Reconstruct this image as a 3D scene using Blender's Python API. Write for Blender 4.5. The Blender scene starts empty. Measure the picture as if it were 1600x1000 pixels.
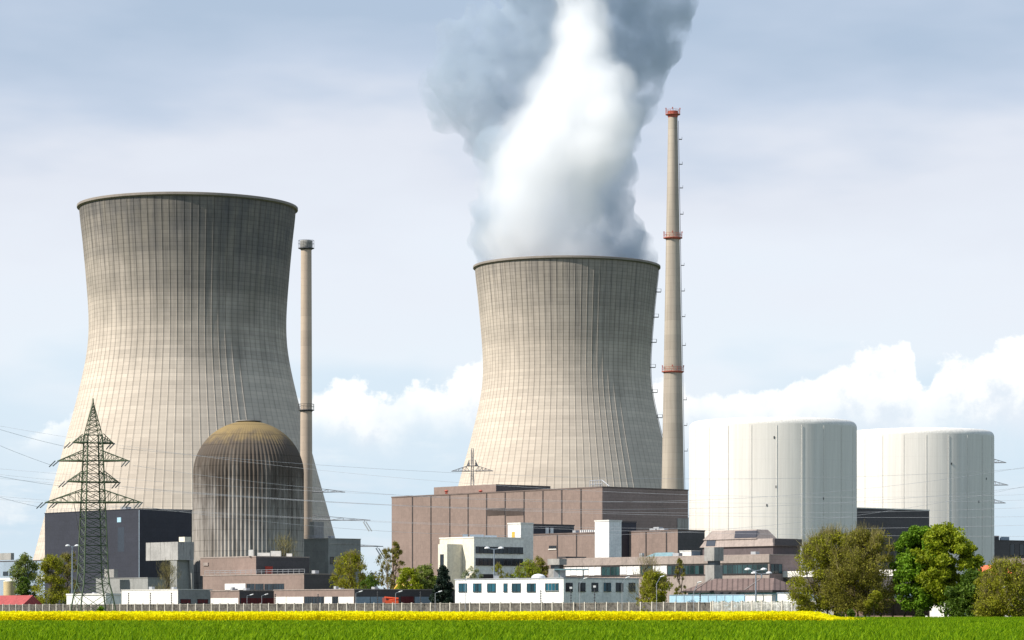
import bpy, bmesh, math, random
import numpy as np
from mathutils import Vector, noise as mnoise
R = math.radians
random.seed(7); rng = np.random.default_rng(11)
scene = bpy.context.scene
COL = scene.collection

# ------------------------------------------------------------------ camera
F = 4600.0            # focal length in photograph pixels (1600 wide)
HY = 955.0            # row of the horizon
EYE = 1.35
cam = bpy.data.objects.new("camera", bpy.data.cameras.new("camera"))
COL.objects.link(cam); scene.camera = cam
cam.location = (0, 0, EYE); cam.rotation_euler = (R(90), 0, 0)
cam.data.sensor_width = 36; cam.data.lens = F/1600*36
cam.data.shift_y = (HY-500)/1600
cam.data.clip_start = 1; cam.data.clip_end = 20000
scene.render.resolution_x, scene.render.resolution_y = 1024, 640

# ------------------------------------------------------------------ node helper
class NB:
    def __init__(s, nt): s.nt = nt
    def n(s, t, **kw):
        nd = s.nt.nodes.new(t)
        for k, v in kw.items(): setattr(nd, k, v)
        return nd
    def put(s, sock, v):
        if v is None: return
        if hasattr(v, 'is_output') or isinstance(v, bpy.types.NodeSocket): s.nt.links.new(v, sock)
        else: sock.default_value = v
    def m(s, op, a, b=None, c=None, clamp=False):
        nd = s.n('ShaderNodeMath', operation=op); nd.use_clamp = clamp
        for i, v in enumerate((a, b, c)): s.put(nd.inputs[i], v)
        return nd.outputs[0]
    def vm(s, op, a, b=None):
        nd = s.n('ShaderNodeVectorMath', operation=op)
        s.put(nd.inputs[0], a); s.put(nd.inputs[1], b)
        return nd.outputs['Value'] if op in ('DOT_PRODUCT', 'LENGTH') else nd.outputs[0]
    def mr(s, v, a, b, c=0., d=1., smooth=True):
        nd = s.n('ShaderNodeMapRange'); nd.interpolation_type = 'SMOOTHSTEP' if smooth else 'LINEAR'
        s.put(nd.inputs['Value'], v)
        for k, x in zip(('From Min', 'From Max', 'To Min', 'To Max'), (a, b, c, d)): s.put(nd.inputs[k], x)
        return nd.outputs[0]
    def noise(s, vec, scale, detail=3, rough=.55, dim='3D'):
        nd = s.n('ShaderNodeTexNoise'); nd.noise_dimensions = dim
        s.put(nd.inputs['Vector'], vec); nd.inputs['Scale'].default_value = scale
        nd.inputs['Detail'].default_value = detail; nd.inputs['Roughness'].default_value = rough
        return nd.outputs[0]
    def mix(s, f, a, b, blend='MIX'):
        nd = s.n('ShaderNodeMix', data_type='RGBA', blend_type=blend)
        s.put(nd.inputs['Factor'], f); s.put(nd.inputs[6], col4(a)); s.put(nd.inputs[7], col4(b))
        return nd.outputs[2]
    def xyz(s, v):
        nd = s.n('ShaderNodeSeparateXYZ'); s.put(nd.inputs[0], v); return nd.outputs
    def cxyz(s, x, y, z):
        nd = s.n('ShaderNodeCombineXYZ')
        for i, v in enumerate((x, y, z)): s.put(nd.inputs[i], v)
        return nd.outputs[0]
    def ramp(s, f, stops, interp='LINEAR'):
        nd = s.n('ShaderNodeValToRGB'); s.put(nd.inputs[0], f); cr = nd.color_ramp; cr.interpolation = interp
        while len(cr.elements) < len(stops): cr.elements.new(.5)
        for e, (p, c) in zip(cr.elements, stops): e.position = p; e.color = col4(c)
        return nd.outputs[0]
    def fcurve(s, f, pts):
        nd = s.n('ShaderNodeFloatCurve'); s.put(nd.inputs['Value'], f); c = nd.mapping.curves[0]
        while len(c.points) < len(pts): c.points.new(.5, .5)
        for p, (x, y) in zip(c.points, pts): p.location = (x, y); p.handle_type = 'AUTO'
        nd.mapping.update(); return nd.outputs[0]
def col4(c):
    if isinstance(c, (tuple, list)) and len(c) == 3: return (*c, 1)
    return c
def lin(r, g, b):
    return tuple((v/12.92 if v <= .04045 else ((v+.055)/1.055)**2.4) for v in (r/255, g/255, b/255))

# ------------------------------------------------------------------ world, sun, exposure
SUN_EL, SUN_AZ = R(40), R(66)            # azimuth: to the left of straight back towards the viewer
sdir = Vector((-math.sin(SUN_AZ)*math.cos(SUN_EL), -math.cos(SUN_AZ)*math.cos(SUN_EL), math.sin(SUN_EL)))
w = bpy.data.worlds.new("World"); scene.world = w; w.use_nodes = True
nt = w.node_tree; nt.nodes.clear(); B = NB(nt)
sky = B.n('ShaderNodeTexSky', sky_type='NISHITA'); sky.sun_disc = False
sky.sun_elevation = SUN_EL; sky.sun_rotation = math.atan2(sdir.x, sdir.y)
bg1 = B.n('ShaderNodeBackground'); bg1.inputs[1].default_value = .10
nt.links.new(sky.outputs[0], bg1.inputs[0])
d = B.n('ShaderNodeTexCoord').outputs['Generated']
dx, dy, dz = B.xyz(d)
hor = B.m('SQRT', B.m('ADD', B.m('MULTIPLY', dx, dx), B.m('MULTIPLY', dy, dy)))
el = B.m('DIVIDE', dz, B.m('MAXIMUM', hor, .001))
az = B.m('ARCTAN2', dx, dy)
soft = B.noise(B.vm('MULTIPLY', d, (1, 1, 3.2)), 9, 4, .5)
elw = B.m('ADD', el, B.mr(soft, .3, .7, -.022, .022, False))
veil = B.ramp(B.m('DIVIDE', elw, 1.0, clamp=True), [
    (0.0, lin(212, 228, 240)), (.035, lin(203, 223, 239)), (.068, lin(214, 229, 242)), (.085, lin(228, 236, 245)), (.115, lin(229, 234, 243)),
    (.150, lin(222, 226, 236)), (.178, lin(194, 206, 224)), (.208, lin(174, 191, 212)), (.30, lin(176, 195, 220)), (.6, lin(172, 192, 218)), (1, lin(160, 183, 214))])
# cumulus bank low over the horizon: its top edge as a height over the compass bearing, broken up by noise
def pxaz(x): return (x-800)/F
CT = [(-400, 640), (-60, 700), (30, 705), (70, 690), (110, 660), (200, 640), (420, 640), (500, 616), (550, 604), (600, 612), (650, 596), (690, 600), (720, 578), (750, 556), (800, 560), (1000, 600),
      (1070, 592), (1120, 610), (1180, 606), (1235, 590), (1270, 588), (1310, 556), (1340, 542), (1390, 545), (1422, 560), (1436, 604), (1460, 580), (1500, 566), (1545, 546), (1590, 533), (1640, 526), (1800, 590), (2200, 640)]
azn = B.m('DIVIDE', B.m('ADD', B.m('PINGPONG', B.m('ADD', az, .30), 1.4), 0.0), .6)   # -0.30..0.30 -> 0..1, repeated round the compass
# ping-pong keeps the bank going round; only its first .6 rad lies before the lens
topc = B.fcurve(azn, [((pxaz(x)+.30)/.6, ((HY-y)/F)/.12) for x, y in CT])
top = B.m('MULTIPLY', topc, .12)
cn = B.noise(d, 120, 8, .62); cn2 = B.noise(d, 45, 4, .55)
edge = B.m('ADD', B.m('MULTIPLY', B.m('SUBTRACT', cn, .5), .018), B.m('MULTIPLY', B.m('SUBTRACT', cn2, .5), .020))
over = B.m('SUBTRACT', B.m('ADD', top, edge), el)
cm = B.mr(over, -.0006, .0028)
low = B.mr(B.m('ADD', el, B.m('MULTIPLY', B.m('SUBTRACT', cn2, .5), .035)), .052, .074)
wisp = B.mr(B.noise(B.vm('MULTIPLY', d, (1, 1, 4)), 30, 5, .6), .48, .70)
cm = B.m('MULTIPLY', cm, B.m('MULTIPLY', low, .88))
cm = B.m('MAXIMUM', cm, B.m('MULTIPLY', B.m('MULTIPLY', wisp, .45), B.mr(el, .08, .03)))
cshade = B.ramp(B.mr(B.m('ADD', over, B.m('MULTIPLY', B.m('SUBTRACT', cn, .5), -.075)), .0, .032), [(0, (1.06, 1.06, 1.05)), (.5, (1.0, 1.0, 1.0)), (1, lin(226, 233, 243))])
skyc = B.mix(cm, veil, cshade)
bg2 = B.n('ShaderNodeBackground'); bg2.inputs[1].default_value = .90
nt.links.new(skyc, bg2.inputs[0])
mixs = B.n('ShaderNodeMixShader'); mixs.inputs[0].default_value = .90
nt.links.new(bg1.outputs[0], mixs.inputs[1]); nt.links.new(bg2.outputs[0], mixs.inputs[2])
wo = B.n('ShaderNodeOutputWorld'); nt.links.new(mixs.outputs[0], wo.inputs[0])

sun = bpy.data.objects.new("sun", bpy.data.lights.new("sun", 'SUN')); COL.objects.link(sun)
sun.data.energy = 4.8; sun.data.angle = R(.5); sun.data.color = (1, .94, .86)
sun.location = (-60, -20, 80); sun.rotation_euler = (-sdir).to_track_quat('-Z', 'Y').to_euler()
vs = scene.view_settings; scene.display_settings.display_device = 'sRGB'
vs.view_transform = 'Standard'; vs.look = 'None'; vs.exposure = .30; vs.gamma = 1; vs.use_curve_mapping = False
cy = scene.cycles
cy.max_bounces = 18; cy.diffuse_bounces = 2; cy.glossy_bounces = 2; cy.transmission_bounces = 3; cy.transparent_max_bounces = 12
cy.volume_bounces = 16; cy.volume_step_rate = 1.0; cy.volume_max_steps = 128; cy.caustics_reflective = False; cy.caustics_refractive = False
cy.use_denoising = True; cy.use_adaptive_sampling = True; cy.adaptive_threshold = .012

# ------------------------------------------------------------------ geometry helpers
def pa(px): return (px-800)/F
def at(px, D, z=0.): return Vector((pa(px)*D, D, z))
def zy(y, D): return EYE + (HY-y)*D/F
TH = R(50)
U = Vector((math.cos(TH), -math.sin(TH), 0)); V = Vector((math.sin(TH), math.cos(TH), 0)); ZV = Vector((0, 0, 1))

def rootloc(o):
    v = Vector((0, 0, 0))
    while o is not None: v += o.location; o = o.parent
    return v
class MB:
    def __init__(s): s.v = []; s.f = []
    def quad(s, a, b, c, d_):
        k = len(s.v); s.v += [a, b, c, d_]; s.f.append((k, k+1, k+2, k+3))
    def poly(s, pts):
        k = len(s.v); s.v += list(pts); s.f.append(tuple(range(k, k+len(pts))))
    def hexa(s, lo, hi):            # two quads (lists of 4 points, counter-clockwise from above)
        k = len(s.v); s.v += list(lo)+list(hi)
        s.f += [(k+3, k+2, k+1, k), (k+4, k+5, k+6, k+7)]
        for i in range(4):
            j = (i+1) % 4; s.f.append((k+i, k+j, k+4+j, k+4+i))
    def box(s, O, e1, a0, a1, e2, b0, b1, z0, z1):
        def P(a, b, z): return O + e1*a + e2*b + ZV*(z - O.z)
        q = [(a0, b0), (a1, b0), (a1, b1), (a0, b1)]
        if (e1.cross(e2)).z < 0: q.reverse()
        s.hexa([P(a, b, z0) for a, b in q], [P(a, b, z1) for a, b in q])
    def cbox(s, c, sx, sy, sz, e1=Vector((1, 0, 0)), e2=Vector((0, 1, 0))):
        s.box(Vector((c[0], c[1], 0)), e1, -sx/2, sx/2, e2, -sy/2, sy/2, c[2]-sz/2, c[2]+sz/2)
    def tube(s, p, q, r0, r1=None, n=6, cap=True):
        r1 = r0 if r1 is None else r1
        p, q = Vector(p), Vector(q); t = (q-p)
        if t.length < 1e-6: return
        t.normalize(); a = t.cross(Vector((0, 0, 1)) if abs(t.z) < .95 else Vector((1, 0, 0))).normalized(); b = t.cross(a)
        k = len(s.v)
        for c, r in ((p, r0), (q, r1)):
            for i in range(n):
                g = 2*math.pi*i/n; s.v.append(c + a*(r*math.cos(g)) + b*(r*math.sin(g)))
        for i in range(n):
            j = (i+1) % n; s.f.append((k+i, k+n+i, k+n+j, k+j))
        if cap:
            s.f.append(tuple(k+i for i in range(n))); s.f.append(tuple(k+n+i for i in reversed(range(n))))
    def path(s, pts, r, n=4):
        for a, b in zip(pts[:-1], pts[1:]): s.tube(a, b, r, r, n, False)
    def lathe(s, c, prof, n=48, capb=True, capt=True):
        k = len(s.v)
        for r, z in prof:
            for i in range(n):
                g = 2*math.pi*i/n; s.v.append(Vector((c[0]+r*math.cos(g), c[1]+r*math.sin(g), z)))
        for m in range(len(prof)-1):
            for i in range(n):
                j = (i+1) % n; s.f.append((k+m*n+i, k+m*n+j, k+(m+1)*n+j, k+(m+1)*n+i))
        if capb: s.f.append(tuple(k+i for i in reversed(range(n))))
        if capt: s.f.append(tuple(k+(len(prof)-1)*n+i for i in range(n)))
    def build(s, name, mat, parent=None, smooth=False):
        off = rootloc(parent)
        me = bpy.data.meshes.new(name)
        me.from_pydata([tuple(Vector(p)-off) for p in s.v], [], s.f)
        me.materials.append(mat)
        if smooth:
            me.shade_smooth()
            me.set_sharp_from_angle(angle=R(smooth if smooth is not True else 35))
        o = bpy.data.objects.new(name, me); COL.objects.link(o); o.parent = parent
        return o
def npmesh(name, verts, nper, mat, parent=None, off=(0, 0, 0)):
    """verts: (N*nper,3) array, every nper verts one face"""
    verts = np.asarray(verts, dtype=np.float32) - np.array(off, dtype=np.float32)
    nv = len(verts); nf = nv//nper
    me = bpy.data.meshes.new(name)
    me.vertices.add(nv); me.vertices.foreach_set('co', verts.ravel())
    me.loops.add(nv); me.loops.foreach_set('vertex_index', np.arange(nv, dtype=np.int32))
    me.polygons.add(nf); me.polygons.foreach_set('loop_start', np.arange(0, nv, nper, dtype=np.int32))
    me.update(calc_edges=True); me.materials.append(mat)
    o = bpy.data.objects.new(name, me); COL.objects.link(o); o.parent = parent
    return o
def thing(name, label, cat, loc=(0, 0, 0), group=None):
    o = bpy.data.objects.new(name, None); COL.objects.link(o); o.location = loc
    o.empty_display_size = .5
    return tag(o, label, cat, group)
def tag(o, label=None, cat=None, group=None, kind=None):
    for k, v in (('label', label), ('category', cat), ('group', group), ('kind', kind)):
        if v: o[k] = v
    return o
def copy_tree(o, parent=None):
    c = o.copy(); COL.objects.link(c); c.parent = parent
    for ch in list(o.children): copy_tree(ch, c)
    return c

# ------------------------------------------------------------------ materials
def newmat(name):
    m = bpy.data.materials.new(name); m.use_nodes = True
    m.node_tree.nodes.clear(); b = NB(m.node_tree)
    out = b.n('ShaderNodeOutputMaterial'); p = b.n('ShaderNodeBsdfPrincipled')
    m.node_tree.links.new(p.outputs[0], out.inputs[0])
    return m, b, p, out
def M(name, c, rough=.75, var=.18, scale=.25, streak=0., streakcol=(.08, .075, .07), grid=None, gridw=.06, gridd=.35, metal=0., spec=.3, fine=.12, ribs=None, bump=0.):
    """wall material in world metres; grid=(along, up) spacing of panel joints, ribs=spacing of cladding ribs"""
    m, b, p, out = newmat(name)
    pos = b.n('ShaderNodeNewGeometry').outputs['Position']
    x, y, z = b.xyz(pos)
    t = b.vm('DOT_PRODUCT', pos, tuple(U+V))
    n1 = b.noise(pos, scale, 4, .6); n2 = b.noise(pos, 1.7, 3, .6)
    f = b.m('ADD', b.mr(n1, .3, .7, 1-var, 1+var, False), b.mr(n2, .3, .7, -fine, fine, False))
    col = b.mix(1.0, c, b.cxyz(f, f, f), 'MULTIPLY')
    if streak:
        sv = b.cxyz(b.m('MULTIPLY', t, 1.1), 0., b.m('MULTIPLY', z, .10))
        s1 = b.mr(b.noise(sv, 1.0, 4, .65), .50, .72)
        col = b.mix(b.m('MULTIPLY', s1, streak), col, streakcol)
    if grid:
        g = None
        for cc, per in ((t, grid[0]), (z, grid[1])):
            if not per: continue
            fr = b.m('ABSOLUTE', b.m('SUBTRACT', b.m('FRACT', b.m('DIVIDE', cc, per)), .5))
            ln = b.mr(fr, .5-gridw/per, .5, 0, 1, False)
            g = ln if g is None else b.m('MAXIMUM', g, ln)
        dk = b.m('SUBTRACT', 1., b.m('MULTIPLY', g, gridd))
        col = b.mix(1.0, col, b.cxyz(dk, dk, dk), 'MULTIPLY')
        # panel to panel difference
        pv = b.cxyz(b.m('FLOOR', b.m('DIVIDE', t, grid[0] or 1e6)), b.m('FLOOR', b.m('DIVIDE', z, grid[1] or 1e6)), 0.)
        wn = b.n('ShaderNodeTexWhiteNoise'); m.node_tree.links.new(pv, wn.inputs[0])
        k = b.mr(wn.outputs[0], 0, 1, .95, 1.05, False)
        col = b.mix(1.0, col, b.cxyz(k, k, k), 'MULTIPLY')
    b.put(p.inputs['Base Color'], col); p.inputs['Roughness'].default_value = rough
    p.inputs['Metallic'].default_value = metal; p.inputs['Specular IOR Level'].default_value = spec
    h = None
    if ribs: h = b.m('SINE', b.m('MULTIPLY', t, 2*math.pi/ribs))
    elif bump: h = b.noise(pos, 3, 4, .6)
    if h is not None:
        bp = b.n('ShaderNodeBump'); bp.inputs['Strength'].default_value = .5; bp.inputs['Distance'].default_value = .04 if ribs else bump
        b.put(bp.inputs['Height'], h); b.put(p.inputs['Normal'], bp.outputs[0])
    return m
def glassmat(name, c=(.012, .02, .028), lo=.5, hi=1.6):
    m, b, p, out = newmat(name)
    pos = b.n('ShaderNodeNewGeometry').outputs['Position']
    t = b.vm('DOT_PRODUCT', pos, tuple(U+V))
    wn = b.n('ShaderNodeTexWhiteNoise'); wn.noise_dimensions = '1D'
    b.put(wn.inputs['W'], b.m('FLOOR', b.m('DIVIDE', t, 1.3)))
    k = b.mr(wn.outputs[0], 0, 1, lo, hi, False)
    b.put(p.inputs['Base Color'], b.mix(1.0, c, b.cxyz(k, k, k), 'MULTIPLY'))
    p.inputs['Roughness'].default_value = .12; p.inputs['Specular IOR Level'].default_value = .5
    return m
MT = {
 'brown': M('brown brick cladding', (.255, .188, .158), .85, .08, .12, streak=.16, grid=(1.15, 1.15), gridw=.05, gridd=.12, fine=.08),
 'brown_shaded': M('shaded side brown cladding', (.30, .22, .195), .8, .10, .1, streak=.2, grid=(0, .9), gridd=.3),  # the front's brown cladding again, tone set for the shaded side
 'brown_roof': M('brown roof felt', (.16, .12, .105), .9),
 'fascia': M('pinkish brown fascia panels', (.335, .275, .24), .75, .08, .2, streak=.25, grid=(2.4, 0), gridd=.3),
 'seam': M('dark joint strip', (.05, .042, .042), .8),
 'navy': M('dark blue sheet cladding', (.033, .034, .047), .55, .10, .1, grid=(3.0, 1.5), gridd=.2, spec=.4, streak=.1),
 'storey': M('dark plum panels', (.115, .092, .092), .7, .08, .2, grid=(1.2, 0), gridd=.2),
 'navy_light': M('blue sheet strip', (.040, .050, .068), .5, .1, .1),
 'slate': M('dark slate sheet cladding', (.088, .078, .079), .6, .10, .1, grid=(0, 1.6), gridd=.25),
 'concrete': M('grey concrete', (.34, .325, .30), .9, .18, .2, streak=.5, streakcol=(.12, .115, .11), bump=.02),
 'concrete_stained': M('stained concrete', (.38, .365, .345), .9, .15, .2, streak=.9, streakcol=(.10, .095, .09)),
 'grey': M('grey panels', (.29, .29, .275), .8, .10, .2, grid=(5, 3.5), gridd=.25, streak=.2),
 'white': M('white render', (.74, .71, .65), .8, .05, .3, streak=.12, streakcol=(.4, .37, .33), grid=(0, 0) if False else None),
 'white_panel': M('white wall panels', (.80, .79, .76), .55, .04, .3, grid=(2.5, 2.9), gridw=.06, gridd=.32, streak=.14, streakcol=(.4, .38, .34)),
 'cream': M('cream render', (.72, .67, .54), .85, .06, .3, streak=.15, streakcol=(.35, .31, .24)),
 'greygreen': M('pale grey green cladding', (.78, .77, .70), .6, .05, .3, grid=(2.45, 0), gridd=.25),
 'blind': M('white window blinds', (.82, .81, .79), .6, .03, .3, grid=(0, .25), gridw=.03, gridd=.12),
 'glass': glassmat('dark glass'), 'glass_blue': glassmat('blue green glass', (.008, .07, .10), .35, 1.7), 'glass_teal': glassmat('teal glass', (.02, .045, .048), .4, 1.9),
 'frame': M('window frames', (.30, .29, .27), .5, .04), 'frame_dark': M('dark window frames', (.05, .05, .055), .5, .04),
 'maroon': M('dark red doors', (.13, .02, .022), .5, .1, .6, grid=(1.2, 0), gridd=.5),
 'red': M('red door paint', (.42, .05, .03), .5, .08), 'red_steel': M('red oxide steel', (.42, .11, .075), .6, .1),
 'orange_machine': M('orange red machine paint', (.62, .09, .03), .45, .1), 'yellow_machine': M('yellow machine paint', (.72, .45, .08), .45, .1),
 'steel': M('galvanised steel', (.42, .43, .44), .5, .1, metal=.3), 'dark_steel': M('dark steel', (.07, .07, .075), .55, .1),
 'pylon': M('weathered green pylon paint', (.085, .115, .065), .65, .3, .5), 'pylon_far': M('grey pylon steel', (.20, .20, .21), .6, .1),
 'wire': M('aluminium cable', (.42, .43, .45), .5, .05), 'insulator': M('insulator glass', (.10, .12, .12), .35, .1),
 'pale_insulator': M('pale insulator porcelain', (.50, .52, .52), .35, .1),
 'redroof': M('red roof tiles', (.36, .075, .07), .8, .12, .5, grid=(1.0, 0), gridd=.2), 'orangeroof': M('orange roof tiles', (.72, .17, .07), .8, .15, .5, grid=(.8, .4), gridd=.2),
 'tileroof': M('brown roof tiles', (.175, .122, .105), .8, .12, .4, grid=(1.5, 0), gridw=.3, gridd=.6),
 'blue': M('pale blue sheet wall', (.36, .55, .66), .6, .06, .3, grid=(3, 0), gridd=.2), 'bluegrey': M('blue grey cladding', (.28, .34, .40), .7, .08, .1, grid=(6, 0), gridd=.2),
 'teal': M('teal roof sheet', (.20, .31, .33), .6, .1), 'tan': M('tan tank paint', (.55, .43, .24), .6, .08, .3),
 'fence': M('grey concrete fence panels', (.21, .19, .16), .9, .30, .5, streak=.4, fine=.45), 'post': M('pale concrete posts', (.62, .57, .48), .85, .12, .6),
 'slat': M('white fence slats', (.60, .58, .53), .8, .35, .4, fine=.3), 'wood': M('brown wooden fence boards', (.22, .145, .11), .85, .2, .5, grid=(.45, 0), gridw=.05, gridd=.5),
 'bark': M('tree bark', (.085, .066, .048), .9, .3, 1.5), 'pale_bark': M('pale birch bark', (.42, .37, .31), .85, .3, 1.5),
 'lamp': M('white lamp housing', (.75, .75, .73), .4, .05), 'pole': M('grey blue lamp pole', (.22, .26, .30), .5, .05),
 'car_dark': M('dark car paint', (.03, .032, .036), .25, .05, spec=.5), 'car_white': M('white car paint', (.7, .7, .7), .25, .03, spec=.5), 'rubber': M('tyre rubber', (.02, .02, .02), .9),
}
def leafmat(name, c1, c2, trans=.35):
    m, b, p, out = newmat(name)
    g = b.n('ShaderNodeNewGeometry')
    col = b.mix(g.outputs['Random Per Island'], c1, c2)
    k = b.mr(b.noise(g.outputs['Position'], .45, 3, .6), .3, .7, .72, 1.3, False)
    col = b.mix(1.0, col, b.cxyz(k, k, k), 'MULTIPLY')
    b.put(p.inputs['Base Color'], col); p.inputs['Roughness'].default_value = .6; p.inputs['Specular IOR Level'].default_value = .25
    tr = b.n('ShaderNodeBsdfTranslucent'); b.put(tr.inputs[0], col)
    mx = b.n('ShaderNodeMixShader'); mx.inputs[0].default_value = trans
    m.node_tree.links.new(p.outputs[0], mx.inputs[1]); m.node_tree.links.new(tr.outputs[0], mx.inputs[2]); m.node_tree.links.new(mx.outputs[0], out.inputs[0])
    return m

def tower_mat(stain_shade_amount, shift):
    m, b, p, out = newmat('cooling tower concrete')
    o = b.n('ShaderNodeTexCoord').outputs['Object']; x, y, z = b.xyz(o)
    azm = b.m('DIVIDE', b.m('ADD', b.m('ARCTAN2', y, x), math.pi), 2*math.pi)       # 0..1
    k96 = b.m('MULTIPLY', azm, NRIB)
    lz = b.m('DIVIDE', z, 1.55)
    cell = b.cxyz(b.m('FLOOR', k96), b.m('FLOOR', lz), 0.)
    wn = b.n('ShaderNodeTexWhiteNoise'); m.node_tree.links.new(cell, wn.inputs[0])
    wl = b.n('ShaderNodeTexWhiteNoise'); wl.noise_dimensions = '1D'; b.put(wl.inputs['W'], b.m('FLOOR', lz))
    w4 = b.n('ShaderNodeTexWhiteNoise'); w4.noise_dimensions = '1D'; b.put(w4.inputs['W'], b.m('FLOOR', b.m('DIVIDE', z, 9.3)))
    big = b.noise(o, .022, 4, .6)
    av = b.m('MULTIPLY', azm, 2*math.pi)
    ring = b.cxyz(b.m('MULTIPLY', b.m('COSINE', av), 26.), b.m('MULTIPLY', b.m('SINE', av), 26.), b.m('MULTIPLY', z, .025))
    streak = b.noise(ring, 1.0, 4, .62)
    ring2 = b.cxyz(b.m('MULTIPLY', b.m('COSINE', av), 7.), b.m('MULTIPLY', b.m('SINE', av), 7.), b.m('MULTIPLY', z, .045))
    patch = b.noise(ring2, 1.0, 4, .6)
    # algae stain growing towards the mouth, with painted shade on the right flank
    zz = b.m('ADD', z, b.m('ADD', b.mr(patch, .25, .75, -18, 18, False), b.m('ADD', b.mr(streak, .3, .7, -5, 5, False), b.mr(b.noise(b.cxyz(0., 0., z), .085, 3, .6), .3, .7, -13, 13, False))))
    shade_flank = b.m('COSINE', b.m('SUBTRACT', av, math.pi+R(-25)))      # paints the shade of the flank turned from the sun
    st = b.mr(b.m('ADD', zz, b.m('MULTIPLY', shade_flank, 15.)), 90+shift, 160+shift, 0, 1)
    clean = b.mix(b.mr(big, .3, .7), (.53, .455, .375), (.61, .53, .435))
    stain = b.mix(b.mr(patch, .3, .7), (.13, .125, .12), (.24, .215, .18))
    col = b.mix(b.m('MULTIPLY', st, stain_shade_amount), clean, stain)
    # rain streaks below the lip
    rs = b.m('MULTIPLY', b.mr(streak, .48, .68), b.mr(z, 95, 157, 0, .42))
    col = b.mix(rs, col, (.085, .08, .078))
    k = b.m('ADD', b.mr(wn.outputs[0], 0, 1, -.05, .05, False), b.mr(wl.outputs[0], 0, 1, .93, 1.05, False))
    fr = b.m('FRACT', lz)
    hl = b.m('SUBTRACT', 1., b.m('MULTIPLY', b.mr(fr, .0, .22, 1, 0, False), b.mr(z, 30, 140, .13, .27)))
    fr2 = b.m('ABSOLUTE', b.m('SUBTRACT', b.m('FRACT', b.m('ADD', k96, .33)), .5))
    vl = b.m('SUBTRACT', 1., b.m('MULTIPLY', b.mr(fr2, .0, .09, 1, 0, False), b.mr(z, 20, 140, .24, .5)))
    k = b.m('MULTIPLY', b.m('MULTIPLY', k, hl), vl)
    col = b.mix(1.0, col, b.cxyz(k, k, k), 'MULTIPLY')
    b.put(p.inputs['Base Color'], col); p.inputs['Roughness'].default_value = .9; p.inputs['Specular IOR Level'].default_value = .15
    return m
NRIB = 92

# ------------------------------------------------------------------ ground
g = MB(); g.quad(Vector((-9000, -500, 0)), Vector((9000, -500, 0)), Vector((9000, 16000, 0)), Vector((-9000, 16000, 0)))
gm, gb, gp, _ = newmat('meadow soil')
gpos = gb.n('ShaderNodeNewGeometry').outputs['Position']
gb.put(gp.inputs['Base Color'], gb.mix(gb.noise(gpos, .02, 5, .6), (.035, .065, .015), (.06, .085, .025))); gp.inputs['Roughness'].default_value = 1
tag(g.build('ground', gm), kind='structure')

# ------------------------------------------------------------------ cooling towers
PROF = [(258, 955), (245, 900), (232, 850), (219, 800), (205, 750), (189, 690), (175, 640), (163, 590), (157, 562), (154, 540), (152.5, 515), (153.2, 492), (154.5, 470), (159.5, 410), (165, 355), (169, 327)]
DT = 1154.
ys_ = np.array([p[1] for p in PROF][::-1], float); rs_ = np.array([p[0] for p in PROF][::-1], float)
def tower_r(z):
    y = HY - (z-EYE)*F/DT
    # smooth interpolation
    ws = 0; acc = 0
    for dy_ in (-24, -12, 0, 12, 24):
        acc += np.interp(y+dy_, ys_, rs_); ws += 1
    return acc/ws*DT/F
ZT = zy(325, DT)
def tower_shell():
    zs = np.linspace(9, ZT, 90); n = NRIB
    offs = [0.0, .10, .13, .30, .33]     # fractions of one bay: rib crest, then flat
    verts = []; faces = []
    fr = [(0.0, .09), (.07, .09), (.10, 0), (.5, 0), (.97, 0)]
    m = n*len(fr)
    for z in zs:
        r0 = tower_r(z)
        for i in range(n):
            for f_, h in fr:
                a = 2*math.pi*(i+f_)/n - math.pi
                verts.append(((r0+h)*math.cos(a), (r0+h)*math.sin(a), z))
    for k in range(len(zs)-1):
        for i in range(m):
            j = (i+1) % m; faces.append((k*m+i, k*m+j, (k+1)*m+j, (k+1)*m+i))
    # inner face
    b0 = len(verts); mi = 96
    for z in zs[::6]:
        r0 = tower_r(z)-.9
        for i in range(mi):
            a = 2*math.pi*i/mi; verts.append((r0*math.cos(a), r0*math.sin(a), z))
    for k in range(len(zs[::6])-1):
        for i in range(mi):
            j = (i+1) % mi; faces.append((b0+k*mi+j, b0+k*mi+i, b0+(k+1)*mi+i, b0+(k+1)*mi+j))
    return verts, faces
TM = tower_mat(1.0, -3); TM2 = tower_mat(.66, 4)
MT['rim'] = M('rim concrete', (.27, .235, .20), .9, .15, .1, streak=.3)
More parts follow.
